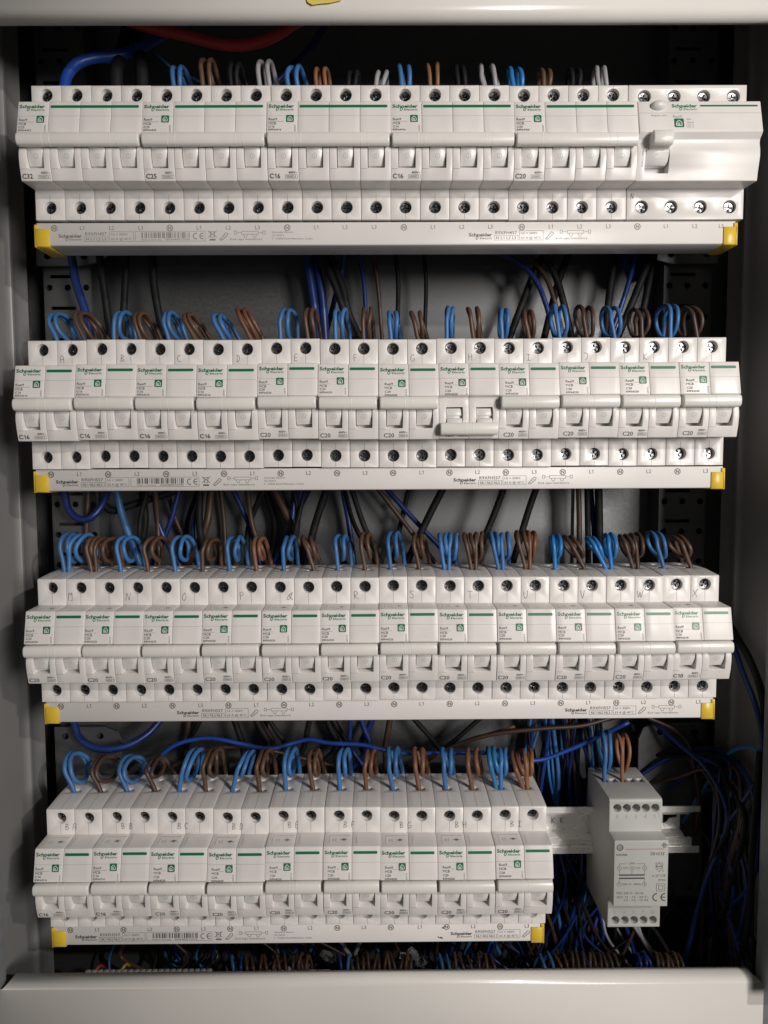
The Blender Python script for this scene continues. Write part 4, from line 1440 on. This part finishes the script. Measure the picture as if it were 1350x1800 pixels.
# between rows two and three
cables23 = [('deep_blue', [(113, 862, 84), (120, 895, 82), (140, 913, 80), (160, 910, 80), (178, 890, 84), (190, 862, 90)], 2.6, 'dark blue cable hanging in a U in front of the left upright'),
            ('blue', [(205, 862, 84), (213, 900, 84), (228, 945, 82), (245, 990, 80)], 2.6, 'blue cable slanting down to the loop of breaker N'),
            ('dark_brown', [(155, 862, 96), (152, 930, 96), (150, 990, 96)], 2.2, 'dark brown cable hanging beside the left upright behind breaker M'),
            ('black', [(178, 862, 88), (185, 890, 88), (200, 898, 88), (225, 890, 90)], 2.6, 'black cable bent behind the blue loop of breaker N'),
            ('black', [(778, 860, 84), (755, 905, 84), (712, 995, 82)], 2.7, 'thick black cable slanting down to the left behind breaker S'),
            ('dark_brown', [(665, 860, 92), (700, 905, 92), (735, 950, 90)], 1.8, 'dark brown wire slanting down to the right behind breaker S'),
            ('deep_blue', [(680, 860, 96), (725, 910, 94), (772, 960, 90)], 1.9, 'dark blue wire slanting down to the right behind breakers S and T'),
            ('black', [(718, 860, 98), (708, 905, 98), (698, 950, 98)], 1.8, 'thin black wire crossing above the blue loop of breaker S'),
            ('black', [(885, 860, 86), (868, 905, 86), (845, 960, 84)], 2.4, 'black cable slanting behind the loops of breaker T'),
            ('black', [(942, 860, 86), (928, 900, 86), (910, 960, 84)], 2.5, 'black cable slanting behind the loops of breaker U'),
            ('grey', [(1007, 860, 100), (1006, 920, 100), (1005, 990, 100)], 1.3, 'thin grey wire hanging behind breaker V'),
            ('dark_brown', [(1017, 860, 92), (1018, 920, 92), (1018, 990, 92)], 2.0, 'dark brown cable hanging straight behind breaker V'),
            ('black', [(1032, 860, 88), (1033, 920, 88), (1034, 990, 88)], 2.2, 'black cable hanging straight between breakers V and W'),
            ('deep_blue', [(1039, 860, 92), (1043, 920, 92), (1046, 990, 92)], 1.8, 'dark blue cable hanging straight behind breaker W'),
            ('black', [(1052, 860, 86), (1053, 920, 86), (1054, 990, 86)], 2.9, 'thick black cable hanging straight behind breaker W')]
rr = random.Random(23)
PL = 'MNOPQR'
for k in range(26):
    x0 = rr.uniform(235, 650)
    x1 = x0 + rr.uniform(-60, 60)
    m = rr.choice(['black', 'black', 'black', 'deep_blue', 'deep_blue', 'dark_brown'])
    y = rr.uniform(80, 110)
    cables23.append((m, [(x0, 862, y), ((x0 + x1) / 2 + rr.uniform(-14, 14), 925, clampY(y + rr.uniform(-8, 8))), (x1, 995, y)], rr.uniform(1.6, 2.9),
                     CN[m] + ' cable in the tangle behind breakers N to R'))
for m, pts, r, la in cables23:
    cable(m, pts, r, la, 'tangled dark cables behind breakers N to R' if 'tangle' in la else G23)
# between rows three and four
cables34 = [('deep_blue', [(130, 1270, 84), (140, 1297, 80), (165, 1314, 76), (195, 1317, 76), (230, 1308, 80), (262, 1288, 86), (280, 1268, 92)], 2.6, 'thick blue cable hanging in a U above breakers BA and BB', (30, 30)),
            ('cable_blue', [(275, 1340, 72), (290, 1322, 72), (320, 1305, 74), (370, 1297, 76), (430, 1309, 76), (475, 1316, 76), (520, 1305, 80), (545, 1299, 80), (575, 1306, 78), (640, 1310, 76), (700, 1323, 76), (780, 1324, 76), (860, 1324, 76),
                      (940, 1337, 78), (1000, 1318, 78), (1045, 1298, 76), (1062, 1290, 74)], 1.6, 'long blue wire running across above the loops of the bottom row', (20, 20)),
            ('dark_brown', [(330, 1335, 84), (365, 1318, 82), (420, 1313, 82), (470, 1318, 84), (520, 1330, 88)], 1.5, 'dark brown wire running beneath the long blue wire', (20, 30)),
            ('dark_brown', [(775, 1322, 92), (815, 1305, 88), (870, 1290, 84), (950, 1281, 82), (1020, 1276, 82), (1060, 1266, 84)], 1.6, 'dark brown wire arching above breakers BH and BI', (30, 30)),
            ('tan', [(790, 1318, 96), (825, 1300, 94), (860, 1290, 92)], 1.2, 'thin brown wire beside the arching dark brown wire', (20, 20)),
            ('dark_brown', [(1150, 1266, 80), (1185, 1282, 78), (1212, 1310, 76), (1220, 1350, 76), (1228, 1390, 80), (1226, 1425, 84)], 1.5, 'dark brown wire bending down to the free end of the rail', (20, 20)),
            ('grey', [(1160, 1365, 96), (1178, 1390, 96), (1192, 1412, 96)], 0.9, 'thin grey wire slanting behind the transformer top', (30, 30)),
            ('black', [(735, 1272, 98), (760, 1300, 98), (790, 1340, 98)], 2.0, 'black cable slanting behind the loops of breaker BG', (30, 30)),
            ('black', [(830, 1275, 96), (795, 1305, 96), (760, 1330, 96)], 1.8, 'black cable slanting down to the left behind breaker BH', (30, 30))]
for m, pts, r, la, ext in cables34:
    cable(m, pts, r, la, G34, ext)
rr = random.Random(41)
for k in range(14):
    x0 = rr.uniform(300, 700)
    y = rr.uniform(90, 114)
    m = rr.choice(['black', 'black', 'deep_blue', 'dark_brown'])
    cable(m, [(x0, 1270, y), (x0 + rr.uniform(-25, 25), 1315, y), (x0 + rr.uniform(-50, 50), 1370, y)], rr.uniform(1.5, 2.6),
          CN[m] + ' cable in the deep tangle behind the bottom row loops', 'dark cables behind the bottom row loops')
# blue and brown wires right of the bottom row, behind and below the rail
rr = random.Random(52)
for k in range(34):
    x0 = rr.uniform(925, 1060)
    y = rr.uniform(88, 114)
    m = rr.choice(['blue', 'blue', 'deep_blue', 'deep_blue', 'dark_brown', 'black', 'bright_blue'])
    a = rr.uniform(-60, 60)
    cable(m, [(x0, 1285, y), (x0 + a * 0.4 + rr.uniform(-12, 12), 1370, clampY(y)), (x0 + a * 0.8, 1450, y)], rr.uniform(1.0, 1.7), CN[m] + ' wire in the upright bundle left of the transformer, above the rail', 'wires of the upright bundle above the rail', (30, 30), name='wire')
for k in range(26):
    x0 = rr.uniform(965, 1065)
    y = rr.uniform(86, 112)
    m = rr.choice(['blue', 'deep_blue', 'deep_blue', 'deep_blue', 'black', 'black', 'dark_brown', 'red_brown'])
    a = rr.uniform(-50, 50)
    cable(m, [(x0, 1495, y), (x0 + a * 0.5 + rr.uniform(-25, 25), 1560, clampY(y + rr.uniform(-9, 9))), (x0 + a, 1640, clampY(y)), (x0 + a * 1.3 + rr.uniform(-30, 30), 1705, clampY(y))], rr.uniform(1.0, 1.8), CN[m] + ' wire in the dark bundle below the rail, beside breaker BI', 'wires of the dark bundle below the rail', (25, 40), name='wire')
for k in range(16):
    x0 = rr.uniform(1060, 1190)
    y = rr.uniform(80, 112)
    m = rr.choice(['deep_blue', 'black', 'black', 'dark_brown', 'brown', 'grey'])
    cable(m, [(x0 - rr.uniform(20, 70), 1600, y), (x0 - 20, 1650, y), (x0 + rr.uniform(-10, 40), 1712, clampY(y - 8))], rr.uniform(1.0, 1.6), CN[m] + ' wire running down beneath the transformer', 'wires beneath the transformer', (30, 40), name='wire')
# loops of spare wire along the right wall
spare = [('deep_blue', [(1110, 1375, 92), (1160, 1340, 88), (1215, 1318, 84), (1262, 1318, 80), (1300, 1345, 78), (1325, 1400, 74), (1331, 1470, 70), (1325, 1540, 68), (1300, 1580, 68), (1282, 1588, 70), (1268, 1570, 74), (1265, 1520, 80), (1275, 1460, 84), (1300, 1420, 86)], 1.6, 'spare blue wire looped against the right cabinet wall'),
         ('deep_blue', [(1115, 1368, 96), (1170, 1335, 92), (1230, 1315, 88), (1285, 1330, 86), (1318, 1375, 82), (1332, 1440, 76), (1336, 1520, 74)], 1.5, 'blue wire arching beside the spare loop towards the right wall'),
         ('blue', [(1232, 1395, 84), (1248, 1370, 80), (1272, 1335, 78), (1295, 1316, 78), (1325, 1315, 74), (1345, 1335, 70)], 1.5, 'blue wire rising from the rail end to the right wall'),
         ('black', [(1295, 1120, 60), (1318, 1160, 58), (1338, 1215, 56), (1349, 1280, 54)], 2.4, 'black cable bulging out beside breaker X'),
         ('deep_blue', [(1288, 1130, 66), (1305, 1180, 64), (1328, 1240, 62), (1340, 1300, 60), (1340, 1380, 60)], 1.8, 'dark blue cable bulging out beneath the black one beside breaker X'),
         ('black', [(1255, 1350, 90), (1290, 1390, 88), (1310, 1440, 86), (1300, 1500, 86), (1285, 1560, 90), (1270, 1640, 96)], 2.0, 'black cable hanging behind the spare blue loop'),
         ('black', [(1330, 1400, 72), (1322, 1500, 72), (1318, 1600, 74), (1300, 1700, 80)], 2.2, 'black cable running down the right cabinet wall')]
for m, pts, r, la in spare:
    cable(m, pts, r, la, GB, (30, 30))

rr = random.Random(91)
for k in range(22):
    x0 = rr.uniform(1240, 1305)
    y = rr.uniform(48, 105)
    m = rr.choice(['black', 'black', 'black', 'deep_blue', 'deep_blue', 'dark_brown'])  # mostly black and deep blue: shade by the wall put into the colours
    b1, b2, b3 = rr.uniform(-40, 60), rr.uniform(-50, 50), rr.uniform(-60, 40)
    cable(m, [(x0 - 60, 1330 + rr.uniform(-40, 60), clampY(y + 20)), (x0, 1345 + rr.uniform(-20, 50), y), (x0 + b1 * 0.7, 1440, y), (x0 + b2 * 0.7, 1560, y), (x0 + b3, 1700, y)], rr.uniform(0.9, 1.7),
          CN[m] + ' wire in the loose tangle along the right cabinet wall', 'loose tangle of wires along the right wall', (40, 2), name='wire')
for k in range(26):
    x0 = rr.uniform(930, 1180)
    y = rr.uniform(84, 112)
    m = rr.choice(['black', 'black', 'deep_blue', 'deep_blue', 'dark_brown'])
    cable(m, [(x0, 1500, y), (x0 + rr.uniform(-40, 40), 1570, y), (x0 + rr.uniform(-60, 60), 1640, clampY(y)), (x0 + rr.uniform(-80, 80), 1708, clampY(y - 6))], rr.uniform(0.7, 1.3),
          'thin ' + CN[m] + ' wire in the tangle behind and below the transformer', 'thin wires behind and below the transformer', (30, 40), name='wire')
rr = random.Random(93)
for k in range(40):
    x0 = rr.uniform(300, 960)
    y = rr.uniform(70, 112)
    m = rr.choice(['black', 'black', 'deep_blue', 'dark_brown', 'dark_brown'])
    cable(m, [(x0 - rr.uniform(-30, 50), 1650, y), (x0 + rr.uniform(-15, 15), 1682, y), (x0 + rr.uniform(-40, 60), 1712, clampY(y - 5))], rr.uniform(0.6, 1.1),
          'thin ' + CN[m] + ' wire criss-crossing the gap under the lowest busbar', 'thin wires in the gap under the lowest busbar', (25, 30), name='wire')

# ------------------------------------------------------------------ terminals and wires just above the lower cover plate
ZB = -225 - 150 + TOPZ
tops = [(148, 372), (462, 580), (583, 760), (764, 916), (930, 1075), (1080, 1210)]
for i, (a, b) in enumerate(tops):
    xa, xb = at(a, 1703, 40).x, at(b, 1703, 40).x
    zt = at((a + b) / 2, 1703.5 - 3 * (a > 900), 43).z
    root = empty('terminal_strip', ((xa + xb) / 2, 66, zt - 20))
    tag(root, ['pale ridged terminal strip peeping over the left of the lower cover plate'] [0] if i == 0 else 'white terminal block top peeping over the lower cover plate, number %d from the left' % i, 'terminal block', 'terminal tops above the lower cover plate')
    off = (-(xa + xb) / 2, -66, 20 - zt)
    bm = bmesh.new()
    box(bm, xa, xb, 36, 43, zt - 20, zt - 0.8)
    obj('block_body', bevelled(finish(bm, 'block_body', 'plastic', 0), 0.3, 1), root, off)
    nrib = int((xb - xa) / (4.0 if i == 0 else 9.0))
    bm = bmesh.new()
    w = (xb - xa) / nrib
    box(bm, 0.35, w - 0.35, 37, 42.5, zt - 2, zt + (0.6 if i == 0 else 0.1))
    rib = bevelled(finish(bm, 'rib', 'plastic', 0), 0.25, 1)
    for k in range(nrib):
        obj('rib', rib, root, (off[0] + xa + w * k, off[1], off[2]))
low = []
for u in (945, 980):
    low.append(('blue', 60 + u / 2.7))
for k in range(10):
    low.append(('brown', 60 + (1010 + 31 * k) / 2.7))
for k in range(3):
    low.append(('brown', 500 + (62 + 24 * k) / 2.7))
low += [('blue', 500 + 270 / 2.7), ('blue', 500 + 300 / 2.7)]
for k in range(12):
    low.append((['dark_brown', 'brown', 'brown'][k % 3], 500 + (325 + 25 * k) / 2.7))
low += [('blue', 500 + 752 / 2.7), ('blue', 500 + 785 / 2.7)]
for k in range(6):
    low.append((['brown', 'dark_brown'][k % 2], 500 + (815 + 37 * k) / 2.7))
low += [('blue', 850 + 292 / 2.7), ('blue', 850 + 333 / 2.7)]
for k in range(11):
    low.append((['brown', 'dark_brown', 'brown'][k % 3], 850 + (372 + 27 * k) / 2.7))
low += [('deep_blue', 850 + 750 / 2.7), ('blue', 850 + 775 / 2.7), ('blue', 850 + 800 / 2.7)]
for k in range(6):
    low.append((['brown', 'dark_brown'][k % 2], 850 + (830 + 24 * k) / 2.7))
for m, px in low:
    m = {'brown': 'dark_brown', 'blue': 'deep_blue'}.get(m, m) if RND.random() < 0.55 else m  # over half take darker insulation, standing in for the shade down here
    zt = at(px, 1706 - 2 * (px > 900), 41).z
    b = at(px, 1704, 41)
    h = RND.uniform(3.5, 7.0)
    dxx = RND.uniform(-3, 2)
    d = RND.uniform(0.5, 1.2)
    P = [Vector((b.x, 41, zt - 5)), Vector((b.x, 41.5, zt)), Vector((b.x + dxx * 0.3, 43, zt + h * 0.6)), Vector((b.x + dxx, 46 + 2 * d, zt + h)), Vector((b.x + dxx * 1.4, 51 + 2 * d, zt + h * 0.55)), Vector((b.x + dxx * 1.8 + RND.uniform(-3, 3), 57, zt - 8)), Vector((b.x + dxx * 2, 62, zt - 26))]
    o = obj('wire', tube_mesh(P, 1.2, m, 'wire', sides=8, step=2.5))
    tag(o, 'short %s wire arching out of the terminals behind the lower cover plate' % CN[m], 'wire', '%s wires arching behind the lower cover plate' % CN[m])
rr = random.Random(77)
for k in range(46):
    x0 = rr.uniform(190, 960)
    y = rr.uniform(80, 112)
    m = rr.choice(['blue', 'blue', 'deep_blue', 'deep_blue', 'black', 'dark_brown', 'brown', 'grey'] if x0 < 700 else ['blue', 'deep_blue', 'deep_blue', 'black', 'dark_brown'])
    cable(m, [(x0, 1655, y), (x0 + rr.uniform(-12, 20), 1682, y), (x0 + rr.uniform(-20, 40), 1710, clampY(y - 5))], rr.uniform(0.9, 1.7), CN[m] + ' wire showing in the dark gap under the lowest busbar', 'wires in the gap under the lowest busbar', (25, 30), name='wire')
for m, px, py in (('red', 168, 1708), ('yellow_wire', 214, 1706)):
    b = at(px, py, 42)
    o = obj('wire', tube_mesh([b + Vector((-1, 2, -5)), b + Vector((0, 1, 0)), b + Vector((1.6, 4, 1.5)), b + Vector((2.0, 10, -4))], 0.95, m, 'wire'))
    tag(o, '%s wire end showing over the lower cover plate near its left corner' % ('red' if m == 'red' else 'yellow'), 'wire')
# clear plastic wire connectors lying in the gap
for i, (px, py, s, a) in enumerate(((576, 1681, 5.5, 0.5), (712, 1681, 4.6, 0.2), (727, 1677, 5.0, 0.9), (741, 1690, 5.2, -0.4))):
    bm = bmesh.new()
    bmesh.ops.create_icosphere(bm, subdivisions=1, radius=s)
    bmesh.ops.scale(bm, vec=(1.2, 0.8, 0.7), verts=bm.verts[:])
    bmesh.ops.rotate(bm, cent=(0, 0, 0), matrix=Matrix.Rotation(a, 3, 'Y'), verts=bm.verts[:])
    p = at(px, py, 66)
    o = obj('wire_connector', finish(bm, 'wire_connector', 'clear', 0), None, p)
    tag(o, ['clear plastic wire connector lying alone in the gap under the lowest busbar', 'leftmost of three clear plastic connectors clustered under the lowest busbar',
            'middle of three clear plastic connectors clustered under the lowest busbar', 'rightmost of three clear plastic connectors clustered under the lowest busbar'][i], 'connector', 'clear wire connectors')
